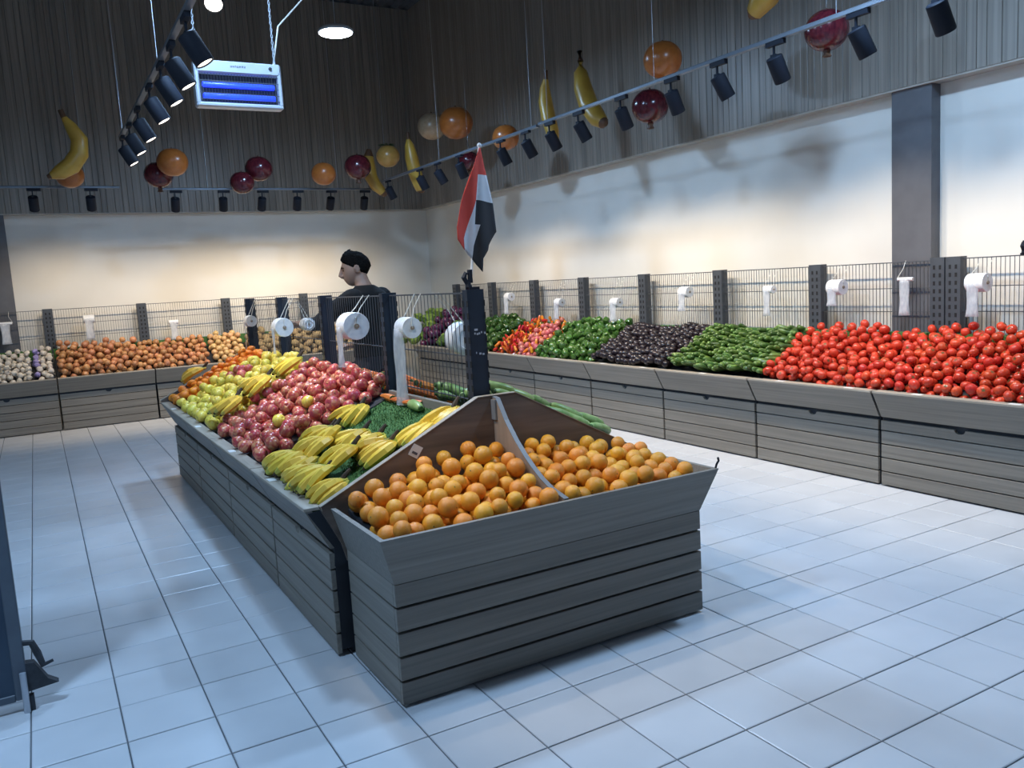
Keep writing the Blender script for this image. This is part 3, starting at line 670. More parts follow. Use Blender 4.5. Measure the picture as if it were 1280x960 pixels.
# ------------------------------------------------------------------ bag rolls hanging on the fences (roll axis along local x)
def bag_roll(label, loc, rz, r, L, top, group, strip=.0, sw=.07, lines=2, sdx=0.0, gap=.1):
    t = thing('bag_roll', label, 'bag roll', loc, rz, group)
    pr = [(.2*r, -L/2), (.55*r, -L/2), (.6*r, -L/2-.004), (.8*r, -L/2-.003), (.86*r, -L/2), (r*.97, -L/2+.002), (r, -L/2+.01), (r, L/2-.01), (r*.97, L/2), (.6*r, L/2), (.2*r, L/2)]
    obj('roll', cached(('roll', r, L), lambda: MB().lathe(pr, 18).mesh('roll', 'plastic')), t, (0, 0, 0), (0, PI/2, 0))
    obj('core', cached(('core', r, L), lambda: MB().lathe([(.19*r, -L/2-.006), (.19*r, L/2+.006)], 10).mesh('core', 'core')), t, (0, 0, 0), (0, PI/2, 0))
    for k in range(lines):
        sx = (-1 if k == 0 else 1)
        obj('string', MB().tube([(sx*(L/2+.004), 0, 0), (sx*(L/2+.004), -.004, r*.6), (sx*L*.30, gap*.4, top*.6), (sx*L*.34, gap, top+.004)], .0028, 5).mesh('string', 'cord'), t)
    if strip:
        mb = MB(); n = 8; vs = []; fs = []
        for i in range(n+1):
            q = i/n
            for k in range(4):
                u = k/3 - .5; vs.append((sdx*q + u*sw*(1 - .18*math.sin(PI*q)), -r - .002 + .006*math.sin(5*q + 3*u) + u*sw*.55*min(1, q*3), -q*strip))
        for i in range(n):
            for k in range(3): fs.append((i*4+k, i*4+k+1, (i+1)*4+k+1, (i+1)*4+k))
        m2 = MB().add(vs, fs).mesh('loose_bag', 'film'); o = obj('loose_bag', m2, t); sm = o.modifiers.new('thickness', 'SOLIDIFY'); sm.thickness = .0015
    return t
G1 = 'bag rolls on the right wall fence'
for y, z, r, L, st, lab in [(3.277, 1.349, .062, .125, .22, 'large plastic bag roll at the right edge above the tomatoes'), (3.839, 1.385, .014, .12, .26, 'thin used-up bag roll with a long hanging bag before the pillar'),
                            (4.397, 1.341, .060, .12, .14, 'thick plastic bag roll above the tomatoes left of the pillar'), (5.107, 1.335, .034, .10, .22, 'small bag roll with crumpled bag above the cucumbers'),
                            (6.141, 1.331, .052, .12, .18, 'bag roll hanging above the eggplants'), (7.251, 1.238, .048, .13, .20, 'bag roll on long strings above the green bell peppers'),
                            (8.368, 1.243, .048, .12, .20, 'bag roll on long strings above the red peppers'), (9.553, 1.322, .055, .12, .22, 'farthest bag roll above the dark green peppers')]:
    bag_roll(lab, (5.515 - .045 - r, y, z), -PI/2, r, L, 1.51 - z, G1, st, min(L*.55, .075), 1 if r < .02 else 2, gap=.045+r)
G2 = 'bag rolls on the back wall fence'
for x, z, r, L, st, lab in [(-.337, 1.37, .02, .16, .26, 'blueish hanging plastic bag at the left edge above the garlic'), (.606, 1.36, .055, .13, .26, 'bag roll hanging above the left onions'), (1.64, 1.24, .03, .12, .24, 'crumpled bag end on two long strings above the onions')]:
    bag_roll(lab, (x, 12.30 - r, z), 0, r, L, 1.51 - z, G2, st, .11, gap=.06+r)
G3 = 'bag rolls on the island fence'
for x, y, z, r, L, st, sw, lab in [(1.635, 4.80, 1.332, .082, .15, .24, .05, 'biggest bag roll on the island fence, in front of the man'), (1.665, 4.02, 1.336, .055, .12, .40, .075, 'bag roll with a long white strip between the two near island posts'),
                               (1.645, 6.48, 1.288, .072, .14, .20, .03, 'thick bag roll above the yellow apples'), (1.665, 7.66, 1.318, .05, .12, .25, .012, 'farthest bag roll on the island fence above the mandarins')]:
    bag_roll(lab, (x, y, z), -PI/2, r, L, 1.505 - z, G3, st, sw, gap=1.735-x)
bag_roll('large bag roll behind the wire mesh next to the near post', (1.87, 3.80, 1.27), PI/2, .085, .10, 1.505-1.27, G3, .30, .085, gap=.135)
bag_roll('small grey bag roll behind the island fence near the man\'s hand', (1.82, 6.40, 1.30), PI/2, .05, .10, 1.505-1.30, G3, gap=.085)
# ------------------------------------------------------------------ lamps
def aim_rot(d): return Vector(d).to_track_quat('-Z', 'Y').to_euler()
def rail(label, a, b, hangers):
    t = thing('track_rail', label, 'lighting track', a)
    d = Vector(b) - Vector(a); L = d.length
    o = obj('rail', MB().prism([(-.018, 0), (.018, 0), (.018, .02), (.012, .026), (-.012, .026), (-.018, .02)], 0, 0, L).mesh('rail', 'track_metal', False), t, (0, 0, 0), (0, 0, math.atan2(d.y, d.x)))
    for q in hangers: obj('suspension_wire', MB().tube([tuple(d*q + Vector((0, 0, .02))), tuple(d*q + Vector((0, 0, CZ - a[2] + .005)))], .0018, 5).mesh('suspension_wire', 'silver'), t)
    return t
rail('long black lighting track over the right counter, near section', (4.2, 6.66, 2.93), (4.2, 2.0, 2.93), (.03, .35, .7))
rail('black lighting track over the right counter, far section', (4.2, 10.6, 2.92), (4.2, 6.69, 2.92), (.03, .45, .97))
rail('black lighting track along the back wall, right section', (1.47, 10.9, 2.855), (4.22, 10.9, 2.845), (.2, .8))
rail('short black lighting track along the back wall at the left edge', (-1.3, 10.9, 2.875), (1.03, 10.9, 2.868), (.2, .85))
rail('black lighting track hanging left of the insect lamp over the island', (.845, 8.35, 3.0), (.845, 1.9, 3.0), (.03, .40, .70))
HS = cached('housing', lambda: MB().lathe([(0, .005), (.046, .002), (.052, -.004), (.052, -.158), (.048, -.164), (.046, -.158), (.044, -.150), (0, -.149)], 18).mesh('housing', 'lamp_black'))
LN = cached('lensm', lambda: MB().lathe([(0, -.1495), (.044, -.1495), (.044, -.156), (0, -.156)][::-1], 16).mesh('lens', 'lens'))
AD = boxm('adapter', -.016, .016, -.085, .055, -.030, 0, 'lamp_black'); ST = boxm('stem', -.006, .006, -.006, .006, -.085, -.028, 'lamp_black')
YK = boxm('yoke', -.012, .012, -.02, .02, -.10, -.08, 'lamp_black')
def spot(label, loc, target, group, rz=0, power=SPOT_W, size=72, lens=None):
    t = thing('track_spotlight', label, 'spotlight', loc, 0, group)
    obj('adapter', AD, t, (0, 0, 0), (0, 0, rz)); obj('stem', ST, t); obj('yoke', YK, t)
    d = (Vector(target) - Vector(loc) - Vector((0, 0, -.10))).normalized()
    h = obj('housing', HS, t, (0, 0, -.095), aim_rot(d))
    obj('lens', LN, h)
    ld = bpy.data.lights.new('spot_beam', 'SPOT'); ld.energy = power; ld.color = WARM; ld.spot_size = math.radians(size); ld.spot_blend = .75; ld.shadow_soft_size = .04
    obj('spot_beam', ld, h, (0, 0, -.175))
    return t
RS = [10.45, 9.418, 8.912, 8.349, 7.411, 6.927, 6.503, 6.044, 5.451, 4.848, 4.371, 3.869, 3.265, 2.783]
g = random.Random(3)
for k, y in enumerate(RS):
    spot('black spotlight on the right-hand track, %s from the far corner' % ORD[k], (4.2, y, 2.93), (5.12 + g.uniform(-.1, .1), y + g.uniform(-.35, .2), 1.0), 'spotlights on the right-hand track', size=96)
for k, x in enumerate([.132, .711, 1.63, 2.19, 2.669, 3.119, 3.566, 4.031]):
    spot('black spotlight on the back wall track, %s from the left' % ORD[k], (x, 10.9, 2.872 if x < 1 else 2.85), (x + g.uniform(-.1, .1), 12.0, 1.0), 'spotlights on the back wall track', PI/2, power=SPOT_W*.92, size=108)
for k, y in enumerate([8.25, 7.657, 7.021, 6.284, 5.701, 5.244, 4.709, 3.5, 2.95]):
    spot('dark spotlight on the track over the island, %s from the far end' % ORD[k], (.845, y, 3.0), (1.75, y - .22, 1.2), 'spotlights over the island', size=66)
# a round lamp shining towards the camera and the flat pendant
t = thing('round_spotlight', 'bright round spotlight shining at the top edge above the insect lamp', 'spotlight', (1.08, 5.0, 3.19))
obj('suspension_wire', MB().tube([(0, 0, .05), (0, 0, CZ-3.19)], .004, 5).mesh('w', 'silver'), t)
h = obj('housing', HS, t, (0, .05, .08), aim_rot((-.25, -.75, -.9)))
obj('lens', MB().lathe([(0, -.157), (.047, -.157), (.047, -.150), (0, -.150)], 16).mesh('lens_b', 'lens_bright'), h)
def pendant(label, loc):
    t = thing('pendant_lamp', label, 'lamp', loc, 0, 'round pendant lamps')
    obj('housing', cached('pend', lambda: MB().lathe([(0, .0), (.165, 0), (.168, .02), (.14, .045), (.03, .06), (0, .06)], 24).mesh('housing', 'silver')), t)
    obj('diffuser', cached('pendd', lambda: MB().lathe([(0, -.022), (.12, -.02), (.155, -.008), (.158, 0)], 24).mesh('diffuser', 'pendant_glow')), t)
    obj('suspension_wire', MB().tube([(0, 0, .055), (0, 0, CZ - loc[2] + .005)], .004, 5).mesh('wire', 'silver'), t)
    ld = bpy.data.lights.new('pendant_light', 'AREA'); ld.shape = 'DISK'; ld.size = .30; ld.energy = PENDANT_W; ld.color = COOL
    obj('pendant_light', ld, t, (0, 0, -.03))
pendant('glowing white disc pendant lamp near the far corner', (2.80, 8.0, 3.985))
for (x, y, lab) in [(3.7, 2.7, 'disc pendant lamp above the near right aisle, over the top of the frame'), (1.15, 5.2, 'disc pendant lamp above the island, over the top of the frame'), (-.9, 2.8, 'disc pendant lamp above the entrance, outside the frame')]:
    pendant(lab, (x, y, 3.985))
# ------------------------------------------------------------------ insect lamp
z0, z1, xa, xb = 2.822, 3.128, 1.10, 1.68
t = thing('insect_lamp', 'silver framed insect lamp with two blue tubes hanging on chains', 'insect lamp', (xa, 6.0, z0)); W, Hh = xb-xa, z1-z0
obj('back_plate', boxm('back_plate', .02, W-.02, .045, .06, .02, Hh-.02, 'dark'), t)
obj('top_frame', boxm('top_frame', 0, W, 0, .09, Hh-.085, Hh, 'silver', .012), t)
obj('bottom_frame', boxm('bottom_frame', 0, W, 0, .09, 0, .032, 'silver', .01), t)
sf = boxm('side_frame', 0, .028, 0, .09, .02, Hh-.05, 'silver', .008)
obj('side_frame', sf, t); obj('side_frame', sf, t, (W-.028, 0, 0))
for zz in (.075, .150): obj('blue_tube', cached('uv', lambda: MB().lathe([(.016, .05), (.019, .055), (.019, W-.055), (.016, W-.05)], 12).mesh('tube', 'uv_tube')), t, (0, .03, zz), (0, PI/2, 0))
for k in range(5): obj('grille_wire', boxm('grille_wire', .025, W-.025, .002, .005, 0, .003, 'wire'), t, (0, 0, .05 + .04*k))
mb = MB()
for k in range(28): mb.box(.03 + k*(W-.06)/27 - .001, .03 + k*(W-.06)/27 + .001, .005, .007, .03, Hh-.085)
obj('grille_rods', mb.mesh('grille_rods', 'wire', False), t, kind='stuff')
obj('knob', MB().lathe([(.011, 0), (.011, .008), (.006, .01), (0, .01)], 12).mesh('knob', 'dark'), t, (W-.075, 0, Hh-.035), (PI/2, 0, 0))
mb = MB(); g = random.Random(2)
for k in range(7):
    a = W*.5 - .052 + k*.015
    mb.box(a, a+.003, -.001, .001, 0, .013); mb.box(a+.007, a+.010, -.001, .001, 0, .013); zz = (0, .005, .010)[k % 3]; mb.box(a, a+.010, -.001, .001, zz, zz+.003)
obj('brand_lettering', mb.mesh('brand_lettering', 'paper_ink', False), t, (0, -.0006, Hh-.042), kind='stuff')
for q in (.03, W-.03):
    mb = MB(); z = Hh
    n = 0
    while z < CZ - z0:
        a = 0 if n % 2 else PI/2; l = .022
        ring = [(q + .007*math.cos(b)*math.cos(a), .045 + .007*math.cos(b)*math.sin(a), z + .013*math.sin(b)) for b in np.linspace(0, 2*PI, 7)]
        mb.tube(ring, .0028, 4, cap=False); z += l; n += 1
    obj('chain', mb.mesh('chain', 'silver', False), t, kind='stuff')
obj('power_cable', MB().tube([(W-.03, .08, Hh), (W+.03, .08, Hh+.28), (W+.35, .1, Hh+.62), (W+.6, .1, CZ-z0)], .006, 6).mesh('cable', 'cord'), t)
# ------------------------------------------------------------------ giant hanging fruit props
def hang(name, label, loc, me, cat, ztop, rot=(0, 0, 0), scale=1, extra=None):
    t = thing(name, label, cat, loc, 0, 'giant fruit props hanging from the ceiling')
    obj('fruit_body', me, t, (0, 0, 0), rot, scale)
    obj('string', MB().tube([(0, 0, ztop), (0, 0, CZ - loc[2] + .005)], .0011, 4).mesh('string', 'track_metal'), t)
    return t
def prop_round(mat_, crown=False, leaf=False, stem=True):
    mb = MB().lathe(sph(22, 14, 1, .93, .06, .03), 22)
    if crown: mb.lathe([(.16, -.90), (.13, -1.04), (.20, -1.18), (.12, -1.14), (0, -1.0)], 10, mi=1, lobes=5, amp=.12)
    if stem: mb.tube([(0, 0, .82), (.02, 0, .98)], [.06, .04], 6, mi=1)
    if leaf:
        for j in range(5):
            a = 2*PI*j/5 + .3; c, s_ = math.cos(a), math.sin(a)
            mb.add([(0, 0, .90), (.4*c-.14*s_, .4*s_+.14*c, 1.02), (.85*c, .85*s_, .92), (.4*c+.14*s_, .4*s_-.14*c, 1.0)], [(0, 1, 2, 3)], 2)
    return mb.mesh('prop', [mat_, 'prop_brown', 'prop_green'])
R_or, R_am, R_po, R_ap, R_to, R_pl = prop_round('prop_orange'), prop_round('prop_amber'), prop_round('prop_red', True), prop_round('prop_red'), prop_round('prop_amber', leaf=True), prop_round('prop_pale')
for nm, lab, loc, d, me, cat in [
    ('hanging_orange', 'giant hanging orange half behind the left hanging banana', (.51, 10.55, 2.97), .295, R_or, 'hanging fruit'),
    ('hanging_pomegranate', 'dark red giant pomegranate behind an orange at upper left', (1.41, 10.45, 2.97), .32, R_po, 'hanging fruit'),
    ('hanging_orange', 'giant hanging orange in front of the left pomegranate', (1.53, 10.15, 3.07), .335, R_or, 'hanging fruit'),
    ('hanging_apple', 'shiny dark red giant apple, the upper of the pair', (2.51, 10.3, 3.03), .32, R_ap, 'hanging fruit'),
    ('hanging_apple', 'dark red giant apple, the lower of the pair', (2.28, 10.2, 2.855), .28, R_ap, 'hanging fruit'),
    ('hanging_orange', 'giant orange hanging alone over the middle of the back track', (3.30, 10.3, 2.98), .30, R_or, 'hanging fruit'),
    ('hanging_pomegranate', 'glossy giant pomegranate left of the yellow tomato prop', (3.75, 10.3, 3.07), .34, R_po, 'hanging fruit'),
    ('hanging_tomato', 'yellow giant tomato with green leaves between two bananas', (4.17, 10.3, 3.21), .30, R_to, 'hanging fruit'),
    ('hanging_orange', 'pale brownish giant orange, left of the overlapping pair', (4.75, 10.15, 3.577), .37, R_pl, 'hanging fruit'),
    ('hanging_orange', 'big orange prop in front of the pale one near the corner', (4.75, 9.45, 3.49), .42, R_or, 'hanging fruit'),
    ('hanging_pomegranate', 'small pomegranate prop behind the flag and track', (4.75, 9.17, 2.99), .26, R_po, 'hanging fruit'),
    ('hanging_orange', 'giant orange behind the right-hand track beside the flag', (4.75, 8.25, 3.11), .30, R_or, 'hanging fruit'),
    ('hanging_orange', 'giant orange above the right track, over a pomegranate', (4.75, 5.57, 3.28), .32, R_or, 'hanging fruit'),
    ('hanging_pomegranate', 'giant pomegranate below an orange behind the right track', (4.78, 5.79, 2.95), .315, R_po, 'hanging fruit'),
    ('hanging_pomegranate', 'giant pomegranate nearest the right edge behind the track', (4.75, 3.92, 3.06), .285, R_po, 'hanging fruit')]:
    hang(nm, lab, loc, me, cat, d*.46, scale=d/2)
def prop_banana(label, loc, k, pts, rads, yz=False):
    path = [((0 if yz else px*k), (-px*k if yz else 0), -pz*k) for px, pz in pts]; n = len(pts)
    me = MB().tube(path, [r*k for r in rads], 10, mis=[1] + [0]*(n-3) + [1]).mesh('prop_banana', ['prop_banana', 'prop_brown'], True, 50)
    t = thing('hanging_banana', label, 'hanging fruit', loc, 0, 'giant fruit props hanging from the ceiling')
    obj('fruit_body', me, t)
    obj('string', MB().tube([path[0], (path[0][0], path[0][1], CZ - loc[2] + .005)], .0011, 4).mesh('string', 'track_metal'), t)
prop_banana('giant hanging banana at the far left of the back wall', (.50, 10.12, 3.215), .0086, [(-3, -43), (0, -34), (6, -24), (14, -8), (12, 9), (2, 23), (-12, 32), (-22, 36), (-26, 37)], [3, 3.5, 7, 10, 11, 11, 9, 4, 2])
prop_banana('giant hanging banana right of the yellow tomato prop', (4.32, 9.85, 3.05), .0096, [(-5, -40), (-5, -31), (-4, -24), (-2, -8), (1, 10), (6, 26), (8, 34), (8, 37)], [2, 2.5, 6, 8.5, 9, 8, 6, 3])
prop_banana('giant hanging banana half hidden left of the yellow tomato prop', (4.13, 10.76, 3.08), .0096, [(-4, -30), (-5, -20), (-6, -8), (-4, 8), (3, 20), (12, 28), (16, 33)], [3, 7, 9, 9, 8, 6, 3])
prop_banana('narrow giant banana behind the right track near the flag', (4.75, 7.37, 3.252), .0074*1.15, [(0, -43), (0, -33), (-3, -24), (-3, -8), (2, 12), (9, 30), (13, 44), (14, 48)], [3, 3, 6, 8.5, 9, 8, 5, 3], True)
prop_banana('large giant banana crossing behind the middle of the right track', (4.75, 6.647, 3.275), .0068*1.15, [(-14, -48), (-13, -36), (-14, -24), (-10, -4), (0, 18), (16, 36), (28, 44), (33, 46)], [3.5, 4, 8, 11, 12, 11, 7, 3], True)
prop_banana('giant banana cut off by the top edge of the frame', (4.75, 4.50, 3.43), .0055*1.15, [(44, -60), (40, -45), (34, -30), (22, -14), (8, 0), (-8, 12), (-14, 15)], [4, 7, 13, 16, 16, 10, 4], True)
# ------------------------------------------------------------------ flag on the near post
FY = 3.40
t = thing('table_flag', 'small red, white and black flag on a white stick above the near post', 'flag', (1.738, FY, 1.517))
org = Vector((1.738, FY, 1.517))
def L_(x, z, y=0): return (x-org.x, y, z-org.z)
obj('stick', MB().tube([L_(1.733, 1.56), L_(1.817, 2.155)], .0055, 8).mesh('stick', 'plastic'), t)
obj('stick_cap', MB().lathe(sph(8, 6, .011, .011), 8).mesh('stick_cap', 'plastic'), t, L_(1.818, 2.158))
POLY = [(0, .0, [(1.8126, 2.1469), (1.7957, 2.0286), (1.7774, 1.9146), (1.699, 1.747), (1.6997, 1.6945), (1.6532, 1.7402), (1.6517, 1.7922), (1.6945, 1.9071), (1.7436, 2.0185)]),
        (1, .0, [(1.7774, 1.9146), (1.765, 1.8075), (1.7927, 1.8054), (1.7535, 1.713), (1.7408, 1.6524), (1.6997, 1.6945), (1.699, 1.747)]),
        (2, .0, [(1.7841, 1.9162), (1.8795, 1.9035), (1.8926, 1.7746), (1.838, 1.7144), (1.8296, 1.6901), (1.7988, 1.6542), (1.7935, 1.5928), (1.7408, 1.6524), (1.7535, 1.713), (1.7927, 1.8054), (1.765, 1.8075), (1.7774, 1.9146)]),
        (0, .0, [(1.8126, 2.1469), (1.8188, 2.1431), (1.8506, 2.0275), (1.7957, 2.0286)]),
        (1, .0, [(1.7957, 2.0286), (1.8506, 2.0275), (1.8795, 1.9035), (1.7841, 1.9162), (1.7774, 1.9146)])]
bm = bmesh.new()
for mi, _, pl_ in POLY:
    f = bm.faces.new([bm.verts.new(L_(x, z)) for x, z in pl_]); f.material_index = mi; f.smooth = True
bmesh.ops.remove_doubles(bm, verts=bm.verts, dist=.0008)
bmesh.ops.triangulate(bm, faces=bm.faces[:])
for _ in range(3):
    bmesh.ops.subdivide_edges(bm, edges=[e for e in bm.edges if e.calc_length() > .02], cuts=1, use_grid_fill=True); bmesh.ops.triangulate(bm, faces=bm.faces[:])
for v in bm.verts:
    x, z = v.co.x + org.x, v.co.z + org.z
    sx = 1.733 + (z-1.56)*.1412          # stick x at this height
    d = x - sx
    v.co.y = -.008 - (.35*abs(d) if d < 0 else -.18*d) + .010*math.sin(38*d + 9*z) * min(1, abs(d)*30)
for f in bm.faces: f.smooth = True
fm = bpy.data.meshes.new('cloth'); bm.to_mesh(fm); bm.free()
for q in ('flag_red', 'flag_white', 'flag_black'): fm.materials.append(M[q])
o = obj('cloth', fm, t); sm = o.modifiers.new('thickness', 'SOLIDIFY'); sm.thickness = .0015
def clamp(t, off=(0, 0, 0)):
    ox, oy, oz = off
    mb = MB().box(-.026+ox, .026+ox, -.02+oy, .02+oy, 0+oz, .012+oz).tube([(-.012+ox, oy, .01+oz), (-.030+ox, oy, .035+oz), (-.040+ox, oy, .055+oz), (-.030+ox, oy, .075+oz), (-.012+ox, oy, .072+oz)], [.012, .010, .013, .010, .009], 7)
    mb.box(-.016+ox, -.002+ox, -.012+oy, .012+oy, .03+oz, .09+oz)
    mb.tube([(-.02+ox, oy, .012+oz), (-.022+ox, oy, .045+oz)], [.016, .010], 7)
    obj('clip', mb.mesh('clip', 'lamp_black'), t)
clamp(t)
t = thing('black_clip', 'black metal clip on the fence top at the right edge of the frame', 'clip', (5.515, 3.035, 1.515)); clamp(t)
# ------------------------------------------------------------------ dark door leaf at the left edge
t = thing('steel_door', 'dark blue steel door leaf standing open at the left edge', 'door', (-.185, 3.66, 0))
obj('panel', boxm('door_panel', -.95, -.045, -.015, .02, .07, 2.25, 'door_paint'), t)
obj('frame_stile', boxm('stile', -.045, 0, -.025, .03, .05, 2.27, 'door_frame', .004), t)
obj('bottom_rail', boxm('bottom_rail', -.95, -.045, -.02, .025, .045, .075, 'door_frame', .003), t)
obj('bolt_rod', MB().tube([(-.012, -.034, 0), (-.012, -.034, .16)], .012, 10).mesh('bolt_rod', 'silver'), t)
obj('foot_bracket', MB().prism([(0, .075), (.105, .085), (.07, .11), (.03, .185), (0, .19)], 1, -.02, .02).mesh('foot_bracket', 'iron', False), t)
obj('bolt_handle', MB().tube([(-.005, -.01, .27), (.03, -.012, .265), (.045, -.012, .22), (.06, -.012, .165), (.095, -.012, .175)], [.012, .013, .014, .012, .006], 8).mesh('bolt_handle', 'iron'), t)
obj('guide_block', boxm('guide_block', -.004, .016, -.03, .0, 0, .06, 'iron'), t)
# ------------------------------------------------------------------ man behind the island
man = thing('person', 'man in a black long-sleeved shirt reaching left behind the island fence', 'person', (2.37, 6.66, 0), math.radians(126))
def cap(mb, path, rad, n=12, flat=1.0):
    mb.tube(path, rad, n, flat=flat)
    for p, r in zip(path, rad): mb.lathe(sph(10, 6, r*.99, r*.99), 10, c=p)
def rings(mb, R, n=20):
    """stack of ellipses (x, y, z, rx, ry)"""
    b = len(mb.v)
    for cx, cy, cz, rx, ry in R:
        for j in range(n):
            a = 2*PI*j/n; mb.v.append((cx + rx*math.cos(a), cy + ry*math.sin(a), cz))
    for i in range(len(R)-1):
        for j in range(n): mb.f.append((b+i*n+j, b+i*n+(j+1) % n, b+(i+1)*n+(j+1) % n, b+(i+1)*n+j)); mb.m.append(0)
    mb.f.append(tuple(b+j for j in range(n))[::-1]); mb.f.append(tuple(b+(len(R)-1)*n+j for j in range(n))); mb.m += [0, 0]
TORSO = [(-.02, 0, .88, .10, .15), (-.02, 0, .98, .115, .165), (-.01, 0, 1.10, .105, .15), (0, 0, 1.22, .11, .165), (0, 0, 1.34, .122, .19), (-.005, 0, 1.44, .115, .205), (-.01, 0, 1.51, .095, .175), (0, 0, 1.555, .07, .10), (.02, 0, 1.585, .055, .06)]
ARML = [(-.01, .195, 1.47), (.14, .25, 1.375), (.27, .27, 1.285), (.42, .24, 1.275), (.54, .20, 1.285)]
ARMR = [(-.01, -.195, 1.47), (.02, -.25, 1.30), (.06, -.26, 1.17), (.20, -.22, 1.08), (.32, -.18, 1.06)]
AR = [.066, .054, .047, .040, .029]
def leg(s): return [(-.01, s*.095, .90), (.01, s*.10, .70), (.02, s*.10, .50), (-.01, s*.105, .30), (-.02, s*.11, .09)]
LR = [.092, .078, .058, .054, .040]
man.scale = (1.06, 1.08, 1.0); man.location.x = 2.41
mb = MB(); rings(mb, TORSO)
cap(mb, ARML, AR); cap(mb, ARMR, AR)
for s in (1, -1): cap(mb, leg(s), LR); cap(mb, [(-.03, s*.11, .045), (.08, s*.12, .035), (.16, s*.125, .028)], [.04, .036, .024])
def hand(w, d, s):
    w = Vector(w); d = Vector(d).normalized(); up = Vector((0, 0, 1)); side = up.cross(d).normalized()*s
    cap(mb, [tuple(w), tuple(w + d*.05), tuple(w + d*.085)], [.027, .034, .032], flat=.6)
    for k, (q, l) in enumerate(zip((-.027, -.009, .009, .026), (.068, .080, .075, .058))):
        a = w + d*.085 + side*q; b = a + d*l*.45 + side*q*.25 - up*.008; c = b + d*l*.40 - up*.026
        cap(mb, [tuple(a), tuple(b), tuple(c)], [.0095, .0088, .0075], 8)
    a = w + d*.03 - side*.026; b = a + d*.03 - side*.026 - up*.006; c = b + d*.032 - side*.008 - up*.012
    cap(mb, [tuple(a), tuple(b), tuple(c)], [.013, .011, .009], 8)
hand(ARML[-1], (.9, -.25, -.15), 1); hand(ARMR[-1], (.95, .25, -.25), -1)
# head: tilted forward and down
HC = Vector((.075, 0, 1.715)); TILT = .20
cap(mb, [(.0, 0, 1.53), (.03, 0, 1.60), (.05, 0, 1.66)], [.066, .058, .057])
hb_ = MB(); n = 26; k = 20
def headr(a, e):
    """a: azimuth from the front, e: elevation -> point"""
    x = math.cos(e)*math.cos(a); y = math.cos(e)*math.sin(a); z = math.sin(e)
    X, Y, Z_ = .102*x, .078*y, .128*z
    if z < 0: Y *= 1 - .30*(-z)**1.3; X = X*(1 - .22*(-z)) + (.045*(-z) if x > -.2 else .03*(-z))   # jaw comes forward, narrows
    if x < 0 and z > -.2: X *= 1.08
    fr = max(0, x)
    X += .010*math.exp(-((z-.22)/.14)**2)*fr*math.exp(-(y/.6)**2)            # brow
    X -= .010*math.exp(-((z-.02)/.10)**2)*fr*math.exp(-((abs(y)-.35)/.2)**2)  # eye sockets
    X += .010*math.exp(-((z+.55)/.16)**2)*fr*math.exp(-(y/.35)**2)           # lips
    X += .012*math.exp(-((z+.88)/.14)**2)*max(0, fr)                           # chin
    return (X, Y, Z_)
vs = [headr(2*PI*j/n, -PI/2 + PI*(i+.5)/k) for i in range(k) for j in range(n)]
fs = [(i*n+j, i*n+(j+1) % n, (i+1)*n+(j+1) % n, (i+1)*n+j) for i in range(k-1) for j in range(n)] + [tuple(range(n))[::-1], tuple((k-1)*n+j for j in range(n))]
hb_.add(vs, fs)
hb_.tube([(.098, 0, .030), (.112, 0, .002), (.126, 0, -.026), (.112, 0, -.040), (.09, 0, -.042)], [.009, .012, .016, .015, .008], 10)
for s in (1, -1):
    hb_.lathe(sph(8, 6, .010, .010), 8, c=(.108, s*.013, -.034))
    q = [(-.012 + .015*math.cos(a), s*(.082 + .004*math.cos(a*.5)), -.006 + .026*math.sin(a)) for a in np.linspace(0, 2*PI, 12)]
    hb_.tube(q, .006, 6, cap=False); hb_.lathe(sph(8, 6, .011, .021), 8, c=(-.011, s*.077, -.006))
    hb_.lathe(sph(8, 6, .012, .006), 8, c=(.090, s*.010, -.066))
RM = Matrix.Translation(HC) @ Matrix.Rotation(.52, 4, 'Z') @ Matrix.Rotation(TILT, 4, 'Y') @ Matrix.Scale(1.07, 4)
mb.add([tuple(RM @ Vector(v)) for v in hb_.v], hb_.f)
bo = obj('body', mb.mesh('body', 'skin'), man)
m_ = bo.modifiers.new('remesh', 'REMESH'); m_.mode = 'VOXEL'; m_.voxel_size = .0055; m_.use_smooth_shade = True
s_ = bo.modifiers.new('smooth', 'SMOOTH'); s_.factor = .5; s_.iterations = 3
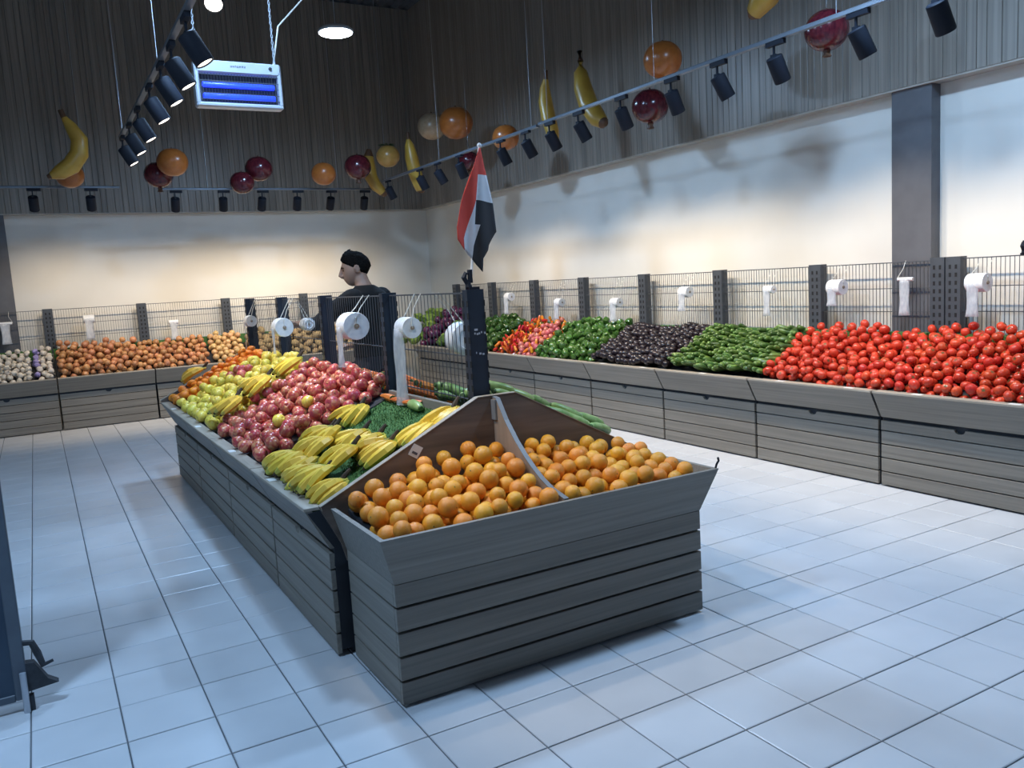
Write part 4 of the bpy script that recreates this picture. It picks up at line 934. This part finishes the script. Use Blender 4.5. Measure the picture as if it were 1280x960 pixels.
def cloth(name, mb, m, vox=.011):
    o = obj(name, mb.mesh(name, m), man); q = o.modifiers.new('remesh', 'REMESH'); q.mode = 'VOXEL'; q.voxel_size = vox; q.use_smooth_shade = True
    q = o.modifiers.new('smooth', 'SMOOTH'); q.factor = .5; q.iterations = 4; return o
sh = MB(); rings(sh, [(x, y, z, rx+.016, ry+.016) for x, y, z, rx, ry in TORSO[1:-1]] + [(.012, 0, 1.575, .072, .074)])
cap(sh, ARML[:3] + [(.34, .256, 1.281)], [.086, .074, .064, .060]); cap(sh, ARMR[:4], [.086, .074, .064, .056])
cloth('shirt', sh, 'shirt')
tr = MB(); rings(tr, [(x, y, z, rx+.012, ry+.012) for x, y, z, rx, ry in TORSO[:3]])
for s in (1, -1): cap(tr, leg(s), [.104, .092, .074, .068, .062])
cloth('trousers', tr, 'trousers')
for s in (1, -1):
    q = MB(); cap(q, [(-.04, s*.11, .048), (.06, s*.12, .044), (.15, s*.125, .036)], [.048, .046, .034]); cloth('shoe', q, 'shoe', .009)
hr = MB(); n = 30; k = 14; vs = []; g = random.Random(6)
for i in range(k):
    for j in range(n):
        a = 2*PI*j/n; c = math.cos(a); low = -.04 + (.62*c**.8 if c > 0 else -.50*(-c)**.8)
        e = low + (PI/2 - low)*i/(k-1)
        X, Y, Z_ = headr(a, e); gr = 1.035 + .10*max(0, math.sin(e))*(1 + .75*math.cos(a)) + g.uniform(-.028, .028)
        if i == 0: gr = 1.0
        vs.append((X*gr, Y*gr*.99, Z_*(gr if e > 0 else 1)))
fs = [(i*n+j, i*n+(j+1) % n, (i+1)*n+(j+1) % n, (i+1)*n+j) for i in range(k-1) for j in range(n)] + [tuple((k-1)*n+j for j in range(n)), tuple(range(n))[::-1]]
hr.add([tuple(RM @ Vector(v)) for v in vs], fs); obj('hair', hr.mesh('hair', 'hair', True, 80), man)
for s in (1, -1):
    obj('eye', MB().lathe(sph(8, 6, .008, .006), 8, c=tuple(RM @ Vector((.089, s*.032, .004)))).mesh('eye', 'eye'), man)
    obj('eyebrow', MB().tube([tuple(RM @ Vector(p)) for p in ((.100, s*.014, .026), (.096, s*.032, .030), (.082, s*.05, .024))], [.004, .0055, .003], 6).mesh('eyebrow', 'hair'), man)
